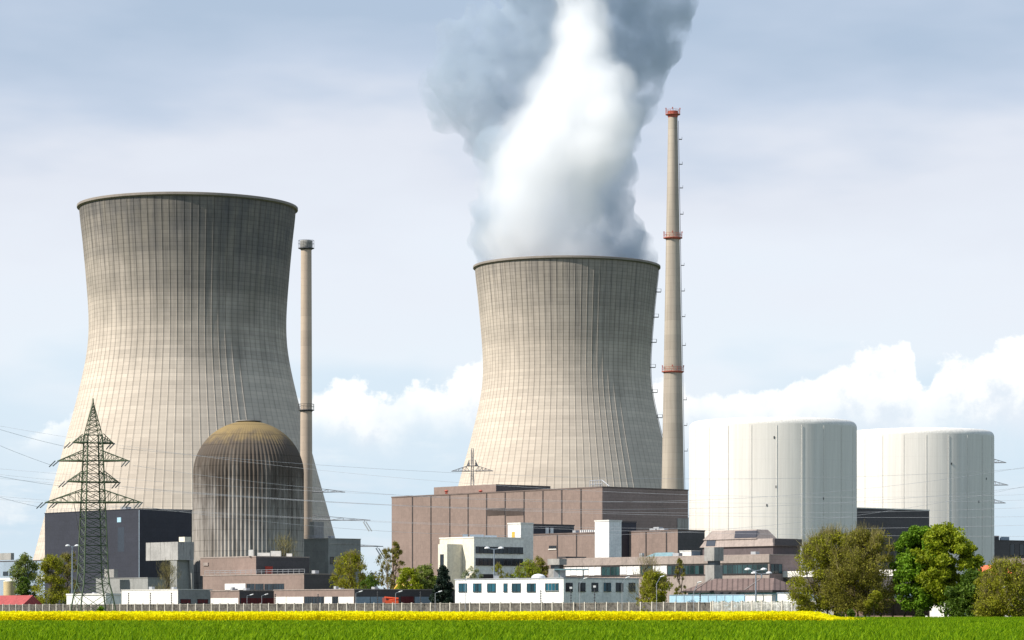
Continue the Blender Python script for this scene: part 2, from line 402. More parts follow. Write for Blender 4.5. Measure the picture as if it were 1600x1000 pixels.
def cooling_tower(px, D, label):
    t = thing('cooling_tower', label, 'cooling tower', at(px, D), 'hyperbolic cooling towers')
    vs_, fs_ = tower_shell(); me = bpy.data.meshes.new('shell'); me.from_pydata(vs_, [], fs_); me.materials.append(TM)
    o = bpy.data.objects.new('shell', me); COL.objects.link(o); o.parent = t
    c = t.location; b = MB(); r = tower_r(ZT)
    b.lathe(c, [(r-1.0, ZT-1.0), (r+.2, ZT-1.0), (r+.9, ZT-.6), (r+.9, ZT+.25), (r+.8, ZT+.35), (r-1.6, ZT+.35), (r-1.6, ZT-1.0), (r-1.0, ZT-1.0)], 128, False, False)
    b.build('rim', MT['rim'], t, 40)
    # raking columns at the air inlet
    b = MB(); rb = tower_r(9); rg = tower_r(0)
    for i in range(36):
        a = 2*math.pi*i/36
        for s in (-1, 1):
            a2 = a+s*2*math.pi/72
            b.tube(c+Vector((rg*math.cos(a), rg*math.sin(a), 0)), c+Vector((rb*math.cos(a2), rb*math.sin(a2), 9.2)), .55, .55, 6)
    b.build('inlet_columns', MT['concrete'], t)['kind'] = 'stuff'
    b = MB(); b.lathe(c, [(tower_r(0)*.6, 0), (tower_r(0)*.6, 10)], 48, False, True); b.build('fill_deck', MT['dark_steel'], t)
    return t
ct1 = cooling_tower(293.5, DT, 'wide ribbed concrete cooling tower on the left behind the domed reactor, no steam rising')
ct2 = copy_tree(ct1)
for ch in ct2.children:
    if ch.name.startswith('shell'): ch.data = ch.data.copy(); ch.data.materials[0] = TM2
if True: ct2.location = at(885.5, 1353.)
ct2['label'] = 'ribbed concrete cooling tower behind the brown turbine hall with steam rising from its mouth'
# caged ladder with landings up the right flank of the steaming tower
c = ct2.location; b = MB()
zs = [ZT-12-k*11.5 for k in range(12)]
la = R(-8)
def on_tower(z, out): 
    r = tower_r(z)+out; return c+Vector((r*math.cos(la), r*math.sin(la), z))
for k in range(60):
    z0 = 12+(ZT-12)*k/60; z1 = 12+(ZT-12)*(k+1)/60
    b.tube(on_tower(z0, .5), on_tower(z1, .5), .12, .12, 5, False)
b.build('ladder', MT['dark_steel'], ct2)
for z in zs:
    b = MB(); q = on_tower(z, 1.3); b.cbox(q, 2.4, 2.0, .22)
    for sx, sy in ((-1.2, -1), (1.2, -1), (1.2, 1), (-1.2, 1)): b.tube(q+Vector((sx, sy, .1)), q+Vector((sx, sy, 1.4)), .06, .06, 4)
    for zz in (1.35,):
        b.tube(q+Vector((1.2, -1, zz)), q+Vector((1.2, 1, zz)), .06, .06, 4); b.tube(q+Vector((-1.2, -1, zz)), q+Vector((1.2, -1, zz)), .06, .06, 4)
    b.build('landing', MT['dark_steel'], ct2)

# ------------------------------------------------------------------ chimneys
def ring_platform(c, z, r0, r1, mat, parent, name='platform', rail=1.3, n=28):
    b = MB()
    b.lathe(c, [(r0, z-.6), (r1-.4, z-.12), (r1, z-.1), (r1, z+.15), (r0, z+.15)], n, False, False)
    for h in (rail*.55, rail):
        pts = [Vector((c[0]+r1*.97*math.cos(2*math.pi*i/n), c[1]+r1*.97*math.sin(2*math.pi*i/n), z+.25+h)) for i in range(n+1)]
        b.path(pts, .05, 4)
    for i in range(n):
        a = 2*math.pi*i/n; q = Vector((c[0]+r1*.97*math.cos(a), c[1]+r1*.97*math.sin(a), z+.2)); b.tube(q, q+Vector((0, 0, rail)), .045, .045, 4)
    return b.build(name, mat, parent)
def chimney_mat(name, c1, c2):
    m, b, p, out = newmat(name)
    pos = b.n('ShaderNodeNewGeometry').outputs['Position']; x, y, z = b.xyz(pos)
    sv = b.vm('MULTIPLY', pos, (.5, .5, .02))
    f = b.mr(b.noise(sv, 1., 4, .6), .35, .7); col = b.mix(f, c1, c2)
    fr = b.m('FRACT', b.m('DIVIDE', z, 2.5)); wl = b.n('ShaderNodeTexWhiteNoise'); wl.noise_dimensions = '1D'; b.put(wl.inputs['W'], b.m('FLOOR', b.m('DIVIDE', z, 5.)))
    k = b.m('MULTIPLY', b.mr(fr, 0, .1, .86, 1, False), b.mr(wl.outputs[0], 0, 1, .92, 1.06, False))
    b.put(p.inputs['Base Color'], b.mix(1., col, b.cxyz(k, k, k), 'MULTIPLY')); p.inputs['Roughness'].default_value = .9
    return m
D = 985.; c = at(478.5, D)
t = thing('chimney', 'slim pale concrete chimney beside the left cooling tower, dark ring halfway up', 'chimney', c, 'vent stacks')
top = zy(377, D); s = D/F
cmL = chimney_mat('left chimney concrete', (.50, .40, .30), (.40, .32, .25))
b = MB(); b.lathe(c, [(10.2*s, 0), (9.6*s, top*.3), (8.3*s, top-1.8)], 40, True, True); b.build('shaft', cmL, t, True)
b = MB(); b.lathe(c, [(8.3*s, top-2.2), (9.3*s, top-1.8), (9.3*s, top+.2), (7.6*s, top+.2), (7.6*s, top-2)], 40, False, False); b.build('cap', MT['concrete'], t, True)
ring_platform(c, top-2.4, 8*s, 12.6*s, MT['dark_steel'], t, rail=2.4, n=10)
ring_platform(c, zy(641, D), 8.8*s, 12.6*s, MT['dark_steel'], t, rail=1.8, n=14)
D = 1000.; c = at(1051.3, D); s = D/F
t = thing('chimney', 'tall tapering concrete chimney with red platforms right of the steaming tower', 'chimney', c, 'vent stacks')
top = zy(175, D)
cmR = chimney_mat('right chimney concrete', (.46, .40, .32), (.34, .29, .235))
def rr(z):  # radius
    return (7.1 + (17.6-7.1)*((top-z)/(top-zy(765, D)))**1.0)*s
b = MB(); b.lathe(c, [(rr(z), z) for z in np.linspace(0, top-1.6, 24)], 44, True, True); b.build('shaft', cmR, t, True)
b = MB(); b.lathe(c, [(7.2*s, top-2), (8*s, top-1.4), (8*s, top+.2), (6*s, top+.2), (6*s, top-2)], 40, False, False); b.build('cap', MT['red_steel'], t, True)
for y, wd in ((179, 11.6), (372, 15.0), (581, 17.6)):
    z = zy(y, D); pl = ring_platform(c, z, rr(z)*.98, wd*s, MT['red_steel'], t, rail=1.3, n=16)
    for a in (R(-20), R(200), R(-95)):
        b = MB(); q = c+Vector((wd*s*math.cos(a), wd*s*math.sin(a), z+1.3)); b.tube(q, q+Vector((0, 0, .5)), .08, .08, 5); b.cbox(q+Vector((0, 0, .6)), .4, .4, .4); b.build('warning_lamp', MT['red_steel'], pl)
b = MB(); la = R(-10)
def on_ch(z, o): return c+Vector(((rr(z)+o)*math.cos(la), (rr(z)+o)*math.sin(la), z))
for z0, z1 in zip(np.linspace(20, top-3, 25)[:-1], np.linspace(20, top-3, 25)[1:]): b.tube(on_ch(z0, .3), on_ch(z1, .3), .08, .08, 4)
b.build('ladder', MT['dark_steel'], t)
for y in (218, 257, 294, 335, 415, 455, 495, 540, 625, 665, 705):
    b = MB(); q = on_ch(zy(y, D), .9); b.cbox(q, 1.1, 1.0, .16); b.tube(q+Vector((.5, 0, 0)), q+Vector((.5, 0, .9)), .05, .05, 4); b.build('landing', MT['dark_steel'], t)

# ------------------------------------------------------------------ domed reactor
D = 950.; c = at(388.5, D); s = D/F; Rd = 86.3*s; zj = zy(741, D)
t = thing('domed_reactor', 'fluted concrete reactor building with a dark stained dome and yellow lichen crown', 'reactor building', c)
def dome_mat():
    m, b, p, out = newmat('weathered fluted concrete')
    o = b.n('ShaderNodeTexCoord').outputs['Object']; x, y, z = b.xyz(o)
    av = b.m('ARCTAN2', y, x)
    ring = b.cxyz(b.m('MULTIPLY', b.m('COSINE', av), 16.), b.m('MULTIPLY', b.m('SINE', av), 16.), b.m('MULTIPLY', z, .07))
    st = b.noise(ring, 1., 5, .65)
    ring2 = b.cxyz(b.m('MULTIPLY', b.m('COSINE', av), 3.), b.m('MULTIPLY', b.m('SINE', av), 3.), b.m('MULTIPLY', z, .06))
    pt = b.noise(ring2, 1., 4, .6)
    zz = b.m('ADD', z, b.m('ADD', b.mr(pt, .3, .7, -9, 9, False), b.mr(st, .3, .7, -6, 6, False)))
    f = b.mr(zz, 16, 50)
    col = b.mix(f, (.47, .435, .39), (.115, .093, .074))
    col = b.mix(b.m('MULTIPLY', b.mr(st, .46, .66), .52), col, (.095, .085, .075))
    n3 = b.noise(o, .28, 5, .65)
    up = b.m('ADD', z, b.mr(n3, .3, .7, -2.4, 2.4, False))
    col = b.mix(b.mr(up, 53.5, 60.5, 0, .75), col, (.33, .235, .10))
    lz = b.m('DIVIDE', z, 3.4); fr = b.m('FRACT', lz)
    k = b.mr(fr, 0, .10, .6, 1, False)
    vf = b.m('ABSOLUTE', b.m('SUBTRACT', b.m('FRACT', b.m('MULTIPLY', b.m('ADD', av, math.pi), NFL/(2*math.pi))), .5))
    k = b.m('MULTIPLY', k, b.mr(vf, .36, .5, 1, .74, False))  # flute valleys darkened: their shade is put into the colour
    col = b.mix(1., col, b.cxyz(k, k, k), 'MULTIPLY')
    b.put(p.inputs['Base Color'], col); p.inputs['Roughness'].default_value = .92; p.inputs['Specular IOR Level'].default_value = .1
    return m
NFL = 84
DM = dome_mat()
def fluted(name, prof, n=NFL*8, depth=.5):
    b = MB()
    for r, z, dd in prof:
        for i in range(n):
            a = 2*math.pi*i/n - math.pi
            ph = (i % 8)/8*2*math.pi
            h = dd*depth*(.5-.5*math.cos(ph))       # valley at the joint, crest mid-bay
            b.v.append(Vector((c[0]+(r-depth*dd+h)*math.cos(a), c[1]+(r-depth*dd+h)*math.sin(a), z)))
    m = len(prof)
    for k in range(m-1):
        for i in range(n):
            j = (i+1) % n; b.f.append((k*n+i, k*n+j, (k+1)*n+j, (k+1)*n+i))
    b.f.append(tuple((m-1)*n+i for i in range(n)))
    return b.build(name, DM, t, True)
fluted('drum', [(Rd, 0, 1), (Rd, zj*.5, 1), (Rd, zj, 1)])
zt = zy(658, D) ; hd = zt-zj
fluted('dome', [(Rd*math.cos(a), zj+hd*math.sin(a), max(0.08, 1-a/R(55))*1.0) for a in np.linspace(0, R(84), 26)])
b = MB(); b.lathe(c, [(2.6, zt-.8), (3.0, zt-.15), (4.2, zt-.1), (4.2, zt+.15), (0.4, zt+.4)], 24, True, True); b.build('roof_cap', MT['concrete'], t, True)

# ------------------------------------------------------------------ white reactor tanks
def tank_mat(name):
    m, b, p, out = newmat(name)
    o = b.n('ShaderNodeTexCoord').outputs['Object']; x, y, z = b.xyz(o)
    av = b.m('ADD', b.m('ARCTAN2', y, x), math.pi)
    k = b.m('MULTIPLY', av, 60/(2*math.pi)); fr = b.m('ABSOLUTE', b.m('SUBTRACT', b.m('FRACT', k), .5))
    wn = b.n('ShaderNodeTexWhiteNoise'); wn.noise_dimensions = '1D'; b.put(wn.inputs['W'], b.m('FLOOR', k))
    wl = b.n('ShaderNodeTexWhiteNoise'); wl.noise_dimensions = '1D'; b.put(wl.inputs['W'], b.m('FLOOR', b.m('ADD', k, .5)))
    ln = b.m('MULTIPLY', b.mr(fr, .0, .07, 1, 0, False), b.mr(wl.outputs[0], 0, 1, -.05, .12, False))
    ring = b.cxyz(b.m('MULTIPLY', b.m('COSINE', av), 22.), b.m('MULTIPLY', b.m('SINE', av), 22.), b.m('MULTIPLY', z, .03))
    st = b.noise(ring, 1., 4, .6)
    f = b.m('ADD', b.mr(wn.outputs[0], 0, 1, .955, 1.0, False), ln)
    hz = b.mr(b.m('FRACT', b.m('DIVIDE', z, 5.5)), 0, .05, .95, 1, False)
    f = b.m('MULTIPLY', b.m('MULTIPLY', f, hz), b.mr(st, .35, .7, 1.02, .88, False))
    b.put(p.inputs['Base Color'], b.mix(1., (.79, .75, .68), b.cxyz(f, f, f), 'MULTIPLY')); p.inputs['Roughness'].default_value = .6
    p.inputs['Specular IOR Level'].default_value = .3
    return m
TKM = tank_mat('white tank coating')
def tank(px, D, rpx, ytop_edge, label, hatches):
    c = at(px, D); s = D/F; r = rpx*s; H = zy(ytop_edge, D)
    t = thing('reactor_building', label, 'reactor building', c, 'white cylindrical reactor buildings')
    b = MB(); b.lathe(c, [(r, 0), (r, H*.5), (r, H-1.6)], 160, True, False); b.build('wall', TKM, t, 30)
    b = MB(); pr = [(r, H-1.6)]
    for a in np.linspace(0, R(80), 8): pr.append((r-1.9+1.9*math.cos(a), H-1.6+1.9*math.sin(a)))
    pr += [(r*.7, H+.40), (r*.35, H+.45), (.5, H+.5)]
    b.lathe(c, pr, 160, False, True); b.build('roof', MT['white'], t, 60)
    for hx, hy in hatches:
        dx_ = (hx-px)*s; z = zy(hy, D); yy = -math.sqrt(max(r*r-dx_*dx_, 0)); nrm = Vector((dx_, yy, 0)).normalized(); tg = Vector((-nrm.y, nrm.x, 0))
        b = MB(); b.box(c+nrm*r, tg, -.17, .17, nrm, -.2, .12, z-.33, z+.33); b.build('hatch', MT['dark_steel'], t)
    # lightning conductors down the wall
    for a in np.linspace(R(200), R(335), 9):
        b = MB(); q = c+Vector((r+.10, 0, 0)); p0 = c+Vector(((r+.12)*math.cos(a), (r+.12)*math.sin(a), 2)); b.tube(p0, p0+Vector((0, 0, H-4)), .05, .05, 4); b.build('downpipe', MT['white'], t)
    return t
tank(1207.5, 850., 130.5, 661, 'larger nearer white cylindrical reactor building right of the red-ringed chimney', [(1198, 691), (1201, 766), (1187, 794), (1275, 783)])
tank(1436., 940., 116., 676, 'white cylindrical reactor building farthest right, partly hidden by its larger twin', [(1530, 751), (1516, 787), (1470, 730)])

# ------------------------------------------------------------------ block buildings
class Block:
    def __init__(s, pl, pc, pr, D, yt, z0=0., H=None):
        s.C = at(pc, D); s.D = D; s.z0 = z0
        s.L = s.sA(pl); s.W = s.sB(pr); s.H = zy(yt, D) if H is None else H
    def sA(s, px): a = pa(px); return (s.C.x-a*s.C.y)/(U.x-a*U.y)
    def sB(s, px): a = pa(px); return (a*s.C.y-s.C.x)/(V.x-a*V.y)
    def ax(s, f): return (-U, -V) if f == 'A' else (V, U)
    def dep(s, f, t): return s.C.y + s.ax(f)[0].y*t
    def sp(s, f, px): return s.sA(px) if f == 'A' else s.sB(px)
    def box(s, mb, f, s0, s1, z0, z1, o0, o1): e, n = s.ax(f); mb.box(s.C, e, s0, s1, n, o0, o1, z0, z1)
    def px(s, mb, f, p0, p1, y0, y1, o0, o1):     # rectangle named by photo positions on that face
        a, b = sorted((s.sp(f, p0), s.sp(f, p1))); d_ = s.dep(f, (a+b)/2); s.box(mb, f, a, b, zy(y1, d_), zy(y0, d_), o0, o1); return a, b, zy(y1, d_), zy(y0, d_)
    def body(s, name, mat, parent, z0=None, z1=None, inset=0.):
        b = MB(); s.box(b, 'A', inset, s.L-inset, s.z0 if z0 is None else z0, s.H if z1 is None else z1, -s.W+inset, -inset); return b.build(name, mat, parent)
    def coping(s, mat, parent, h=.35, o=.12):
        b = MB(); s.box(b, 'A', -o, s.L+o, s.H+.002, s.H+h, -s.W-o, o); return b.build('roof', mat, parent)
    def base(s): return s.C - U*(s.L/2) + V*(s.W/2)
    def window(s, parent, f, p0, p1, y0, y1, n=1, glass='glass', frame='frame_dark', name='window', proud=.10, bar=.12):
        fr = MB(); a, b = sorted((s.sp(f, p0), s.sp(f, p1))); d_ = s.dep(f, (a+b)/2); z0, z1 = zy(y1, d_), zy(y0, d_)
        s.box(fr, f, a, b, z0, z0+bar, .002, proud+.16); s.box(fr, f, a, b, z1-bar, z1, .002, proud)
        for k in range(n+1):
            q = a+(b-a-bar)*k/n; s.box(fr, f, q, q+bar, z0+bar, z1-bar, .002, proud-.004)
        w = fr.build(name, MT[frame], parent)
        g = MB(); s.box(g, f, a+bar*.5, b-bar*.5, z0+bar*.5, z1-bar*.5, .001, .045); g.build('pane', MT[glass], w)
        return w
    def part(s, name, mat, parent, f, p0, p1, y0, y1, o0=.002, o1=.06):
        b = MB(); s.px(b, f, p0, p1, y0, y1, o0, o1); return b.build(name, MT[mat], parent)
FIT = []
FITS = {'machine_hall': (((.2, .4, 2, 1.5, 1.0), (.75, .3, 1.2, 1.2, .8)), False), 'garage_row': (((.25, .4, 1.2, 1, .5), (.6, .3, .8, .8, .7), (.8, .5, 1.5, 1, .4)), False), 'concrete_building': (((.4, .4, 1.5, 1.5, .9),), True),
        'annex_building': (((.06, .5, 1.4, 1.2, .8),), True), 'flat_hut': (((.3, .4, 1., 1., .5), (.7, .4, 1.4, .8, .6)), False), 'flat_shed': (((.5, .4, 1., 1., .5),), False), 'switchgear_building': (((.3, .3, 3, 2, 1.0),), True), 'office_wing': (((.12, .4, 1.5, 1.2, .7), (.5, .5, 2, 1.2, .8), (.66, .4, .8, .8, .9)), False)}
def building(k, name, label, cat, mat, roofmat='brown_roof', group=None, cop=.35):
    t = thing(name, label, cat, k.base()+ZV*k.z0, group); k.body('wall', MT[mat], t)
    if name in FITS: FIT.append((k, t, *FITS[name]))
    if roofmat: k.coping(MT[roofmat], t, cop)
    return t
def over(k, t, name, mat, f, grow=.003, z0=None, z1=None, o=.03):   # thin sheet on one whole face; dark ones paint in the shaded side
    b = MB(); k.box(b, f, 0, k.L if f == 'A' else k.W, k.z0 if z0 is None else z0, k.H if z1 is None else z1, .001, o); return b.build(name, MT[mat], t)

# turbine hall
k = Block(612, 941, 1075, 800., 762.)
TH_ = k; t = building(k, 'turbine_hall', 'huge brown clad turbine hall with upright dark joints in front of the steaming tower', 'industrial building', 'brown')
over(k, t, 'side_wall', 'brown_shaded', 'B')
for p in (644.6, 673.5, 703, 731.5, 760.5, 789.5, 819, 848.5, 878, 908):
    b = MB(); q = k.sA(p); k.box(b, 'A', q-.22, q+.22, 0, k.H-.1, .001, .08); b.build('joint', MT['seam'], t)
for p0, p1 in ((761.5, 788.5), (790.5, 818)): 
    b = MB(); a, e, z0, z1 = k.px(b, 'A', p0, p1, 794, 805, .001, .03)
    for j in range(9):
        q = z0+(z1-z0)*j/9; k.box(b, 'A', a, e, q, q+.10, .03, .16)
    b.build('louvre', M('louvre sheet', (.15, .115, .10), .7) if 'louv' not in MT else MT['louv'], t)
pk = Block(678, 775, 860, 874., 756.5, z0=k.H+.36)
b = MB(); pk.box(b, 'A', 0, pk.L, pk.z0, pk.H, -pk.W, 0); ph = b.build('penthouse', MT['brown'], t)
b = MB(); pk.box(b, 'B', 0, pk.W, pk.z0, pk.H, .001, .04); b.build('side_wall', MT['slate'], ph)  # side away from the sun painted darker than the brown front
for p in (697.5, 751):
    b = MB(); q = at(p, 862, k.H+.4); b.cbox(q+ZV*.5, .7, .7, 1.0); b.lathe(q, [(.4, q.z+1.0), (.7, q.z+1.2), (.2, q.z+1.6)], 10, True, True); b.build('roof_vent', MT['red_steel'], t)
b = MB(); e0 = k.C-U*k.sA(930)+V*2.5
for zz in (1.2, 2.2): b.tube(e0+ZV*(k.H+zz), e0-U*5+ZV*(k.H+zz), .12, .12, 4)
for q in np.linspace(0, 5, 6): b.tube(e0-U*q+ZV*(k.H+.3), e0-U*q+ZV*(k.H+2.2), .1, .1, 4)
b.tube(e0+ZV*(k.H+2.2), e0+U*3+ZV*(k.H+.4), .16, .16, 4); b.build('roof_railing', MT['steel'], t)
b = MB(); k.px(b, 'B', 1058, 1075, 810, 829, .031, .25); b.build('service_door', MT['concrete'], t)

# lower machine hall in front of it
k = Block(833, 1059, 1101, 730., 829.5)
LH = k; t = building(k, 'machine_hall', 'lower brown clad hall between the two white stair towers, before the turbine hall', 'industrial building', 'brown')
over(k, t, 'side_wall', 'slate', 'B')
for p in (871, 901, 1009.6, 1041.5): b = MB(); q = k.sA(p); k.box(b, 'A', q-.2, q+.2, 0, k.H-.1, .001, .08); b.build('joint', MT['seam'], t)
k.window(t, 'A', 858, 869.5, 852.5, 857, 4, name='window'); k.part('sill', 'white', t, 'A', 857.5, 870, 857.4, 859, .002, .2)
b = MB(); k.box(b, 'A', k.sA(1012), k.sA(1003), k.H+.36, k.H+.9, -4, -2.6); k.box(b, 'A', k.sA(1026), k.sA(1018), k.H+.36, k.H+.8, -4, -2.6); b.build('roof_vent', MT['steel'], t)
for q in np.linspace(k.sA(930), k.sA(905), 9):
    b = MB(); b.tube(k.C-U*q+V*.6+ZV*(k.H+.3), k.C-U*q+V*.6+ZV*(k.H+.95), .25, .25, 6); b.build('roof_light', MT['lamp'], t)
k2 = Block(826, 834, 897, 778., 820.5); t = building(k2, 'plant_block', 'near-black plant block behind the left white stair tower, below the louvres', 'building', 'navy', 'slate')
b = MB(); q = k2.sB(852); k2.box(b, 'B', q, q+1, k2.H-2.6, k2.H-.6, .002, .3); k2.box(b, 'B', q+1.6, q+2.6, k2.H-2.6, k2.H-.6, .002, .3); k2.box(b, 'B', q-.6, q+3.2, k2.H-2.9, k2.H-2.6, .002, .3); b.build('vent', MT['lamp'], t)
k2 = Block(950, 971, 994, 742., 816.5); building(k2, 'plant_block', 'near-black plant block at the shaded side of the right white stair tower', 'building', 'navy', 'slate')
# white stair towers
k = Block(793.5, 813.5, 833, 745., 818.5); t = building(k, 'stair_tower', 'white stair tower with a small yellow door, rising behind the cream office block', 'tower', 'white_panel', 'white', 'white stair towers')
over(k, t, 'side_wall', 'greygreen', 'B')
k.part('door', 'yellow_machine', t, 'A', 800, 804.5, 831, 841, .002, .08)
k = Block(929.5, 951.5, 971, 712., 814.5); t = building(k, 'stair_tower', 'tall windowless white stair tower standing alone before the lower brown hall', 'tower', 'white_panel', 'white', 'white stair towers')
over(k, t, 'side_wall', 'white_panel', 'B')

# cream office block
k = Block(687, 740.5, 818, 690., 840.5); t = building(k, 'office_block', 'cream office block with two dark window bands, between dark fir and white stair tower', 'office building', 'cream', 'white', None, .3)
over(k, t, 'side_wall', 'greygreen', 'B')
for y0, y1 in ((854.5, 865), (872.5, 884)): k.window(t, 'B', 743, 817, y0, y1, 12)
k.part('doorway', 'seam', t, 'B', 748, 772, 897, 908, .002, .05)
pj = Block(684.5, 698.5, 722, 690.4, 850.); b = MB(); pj.box(b, 'A', 0, pj.L, 0, pj.H, -pj.W, 0); pw = b.build('stair_bay', MT['cream'], t)
pj.window(pw, 'A', 688, 693.5, 866, 884, 1); b = MB(); pj.box(b, 'B', 0, pj.W, 0, pj.H, .001, .03); b.build('side_wall', MT['cream'], pw)
for p0, p1, yy in ((723, 731, 835), (734, 756, 835.5), (757, 776, 837)):
    q0 = k.sA(p0) if p1 < 735 else -1; b = MB(); d_ = 697.; e = at((p0+p1)/2, d_); b.cbox(e+ZV*((k.H+.3+zy(yy, d_))/2), (p1-p0)*d_/F, 3.5, zy(yy, d_)-k.H-.3); b.build('roof_plant', MT['bluegrey'], t)

# long office wing
k = Block(880, 1202, 1250, 640., 867.5); LO = k
t = building(k, 'office_wing', 'long pinkish brown office wing with a strip of windows and white blinds', 'office building', 'fascia', 'fascia', None, .25)
over(k, t, 'side_wall', 'brown_shaded', 'B')
zw0, zw1 = 9.55, 11.65
def strip(p0, p1, mat, name, n, parent=t, f='A'):
    a, b_ = sorted((k.sp(f, p0), k.sp(f, p1)))
    if mat == 'glass':
        fr = MB(); k.box(fr, f, a, b_, zw0, zw0+.1, .002, .16); k.box(fr, f, a, b_, zw1-.1, zw1, .002, .1)
        for j in range(n+1): q = a+(b_-a-.12)*j/n; k.box(fr, f, q, q+.12, zw0+.1, zw1-.1, .002, .098)
        w_ = fr.build('window', MT['frame_dark'], parent); g_ = MB(); k.box(g_, f, a+.06, b_-.06, zw0+.05, zw1-.05, .001, .045); g_.build('pane', MT['glass_teal'], w_)
    else:
        for j in range(n):
            q0 = a+(b_-a)*j/n+.06; q1 = a+(b_-a)*(j+1)/n-.06; g_ = MB(); k.box(g_, f, q0, q1, zw0+.1+random.random()*.25, zw1-.05, .002, .12); g_.build('blind', MT['blind'], parent)
b = MB(); k.box(b, 'A', .1, k.L-.1, zw0-.28, zw0-.02, .002, .06); b.build('window_ledge', MT['seam'], t)
strip(1129, 1200, 'glass', 'w', 9); strip(1043, 1100, 'glass', 'w', 8); strip(1020.5, 1042.5, 'blind', 'b', 2); strip(1001, 1020, 'glass', 'w', 3)
strip(969, 1000.5, 'blind', 'b', 3); strip(940, 968.5, 'glass', 'w', 4); strip(883, 939.5, 'blind', 'b', 6); strip(1204, 1222, 'glass', 'w', 3, t, 'B')
# fascia boards above and below the windows
b = MB(); k.box(b, 'A', -.3, k.L+.2, zw1+.3, k.H-.02, .002, .35); b.build('fascia_board', MT['fascia'], t)
# storey on top with battered fascia
k3 = Block(1098, 1208, 1250, 650., 853., z0=k.H+.26)
b = MB(); k3.box(b, 'A', 0, k3.L, k3.z0, k3.H, -k3.W, 0); up = b.build('upper_storey', MT['storey'], t)
def battered(k, z0, z1, o, inset, mat, name, parent, s0=0., s1=None, w=None):
    s1 = k.L if s1 is None else s1; w = k.W if w is None else w
    def P(a, bb, z): return k.C - U*a + V*bb + ZV*z
    b = MB(); b.hexa([P(s0-o, -o, z0), P(s0-o, w+o, z0), P(s1+o, w+o, z0), P(s1+o, -o, z0)], [P(s0-o+inset, -o+inset, z1), P(s0-o+inset, w+o-inset, z1), P(s1+o-inset, w+o-inset, z1), P(s1+o-inset, -o+inset, z1)])
    return b.build(name, mat, parent)
zf = zy(841, 650.); mans = battered(k3, k3.H+.002, zf, .5, .9, MT['fascia'], 'mansard', up)
b = MB(); k3.box(b, 'B', -.1, k3.W+.1, k3.H+.1, zf-.1, -.05, .56); b.build('mansard_end', MT['slate'], up)
zc = zy(827, 655.); cs0, cs1 = k3.sA(1182), k3.L+.2
battered(k3, zf+.002, zc, -.1, 1.5, MT['fascia'], 'clerestory', up, cs0, cs1, k3.W*.8)
def sloped_light(p0, p1, y0, y1, zb, zt, o0, o1, skew, mat):
    a, e = sorted((k3.sA(p0), k3.sA(p1))); z0, z1 = max(zy(y1, 652.), zb+.1), min(zy(y0, 652.), zt-.1)
    def O(z): return o0+(o1-o0)*(z-zb)/(zt-zb)
    def P(a_, z, o): return k3.C - U*a_ - V*(O(z)+o) + ZV*z
    b = MB(); b.hexa([P(a-skew, z0, -.05), P(e-skew, z0, -.05), P(e-skew, z0, .10), P(a-skew, z0, .10)], [P(a, z1, -.05), P(e, z1, -.05), P(e, z1, .10), P(a, z1, .10)]); b.build('skylight', MT[mat], up)
sloped_light(1142, 1176, 828, 839.5, zf+.002, zc, -.1, -1.6, .9, 'navy')
sloped_light(1103, 1117, 842, 851, k3.H+.002, zf, .5, -.4, .4, 'navy_light')
# concrete stair towers of the wing
def stair(px0, pxc, px1, D, yt, notch, label):
    k = Block(px0, pxc, px1, D, yt); t = thing('stair_tower', label, 'tower', k.base(), 'concrete stair towers')
    zn = zy(notch, D)
    b = MB(); k.box(b, 'A', 0, k.L, 0, zn-.45, -k.W, 0); b.build('lower_shaft', MT['concrete'], t)
    b = MB(); k.box(b, 'A', .35, k.L-.35, zn-.448, zn+.448, -k.W+.35, -.35); b.build('window_slot', MT['glass'], t)
    b = MB(); k.box(b, 'A', -.15, k.L+.15, zn+.45, k.H, -k.W-.15, .15); b.build('upper_shaft', MT['concrete'], t)
    return k, t
stair(1102, 1116, 1129, 632., 855., 879.5, 'raw concrete stair tower with a dark slot, below the sloping skylights')
k_, t_ = stair(857, 874, 884, 668., 873., 885.5, 'raw concrete stair tower with a dark slot at the left end of the office wing')
k2 = Block(872, 884, 915, 700., 871.5); building(k2, 'roof_canopy', 'flat dark canopy roof block between the left concrete stair tower and the office wing', 'building', 'slate', 'slate', None, .3)
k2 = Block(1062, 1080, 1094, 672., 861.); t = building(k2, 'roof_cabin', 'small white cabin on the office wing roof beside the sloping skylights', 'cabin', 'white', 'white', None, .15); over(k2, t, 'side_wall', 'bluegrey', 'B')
# glass ridge roof on the wing
e = at(1038, 676.); b = MB(); zb = k.H+.3; lu = 4.5
def P(a, bb, z): return e + U*a + V*bb + ZV*z
t = thing('roof_lantern', 'low glazed ridge lantern on the office wing roof, above the twiggy shrubs', 'rooflight', e+ZV*zb)
b.poly([P(-lu, -2, zb), P(lu, -2, zb), P(lu-1.5, 0, zb+1.0), P(-lu+1.5, 0, zb+1.0)]); b.poly([P(lu, 2, zb), P(-lu, 2, zb), P(-lu+1.5, 0, zb+1.0), P(lu-1.5, 0, zb+1.0)]); b.poly([P(-lu, 2, zb), P(-lu, -2, zb), P(-lu+1.5, 0, zb+1.0)]); b.poly([P(lu, -2, zb), P(lu, 2, zb), P(lu-1.5, 0, zb+1.0)])
b.build('glazing', MT['teal'], t)

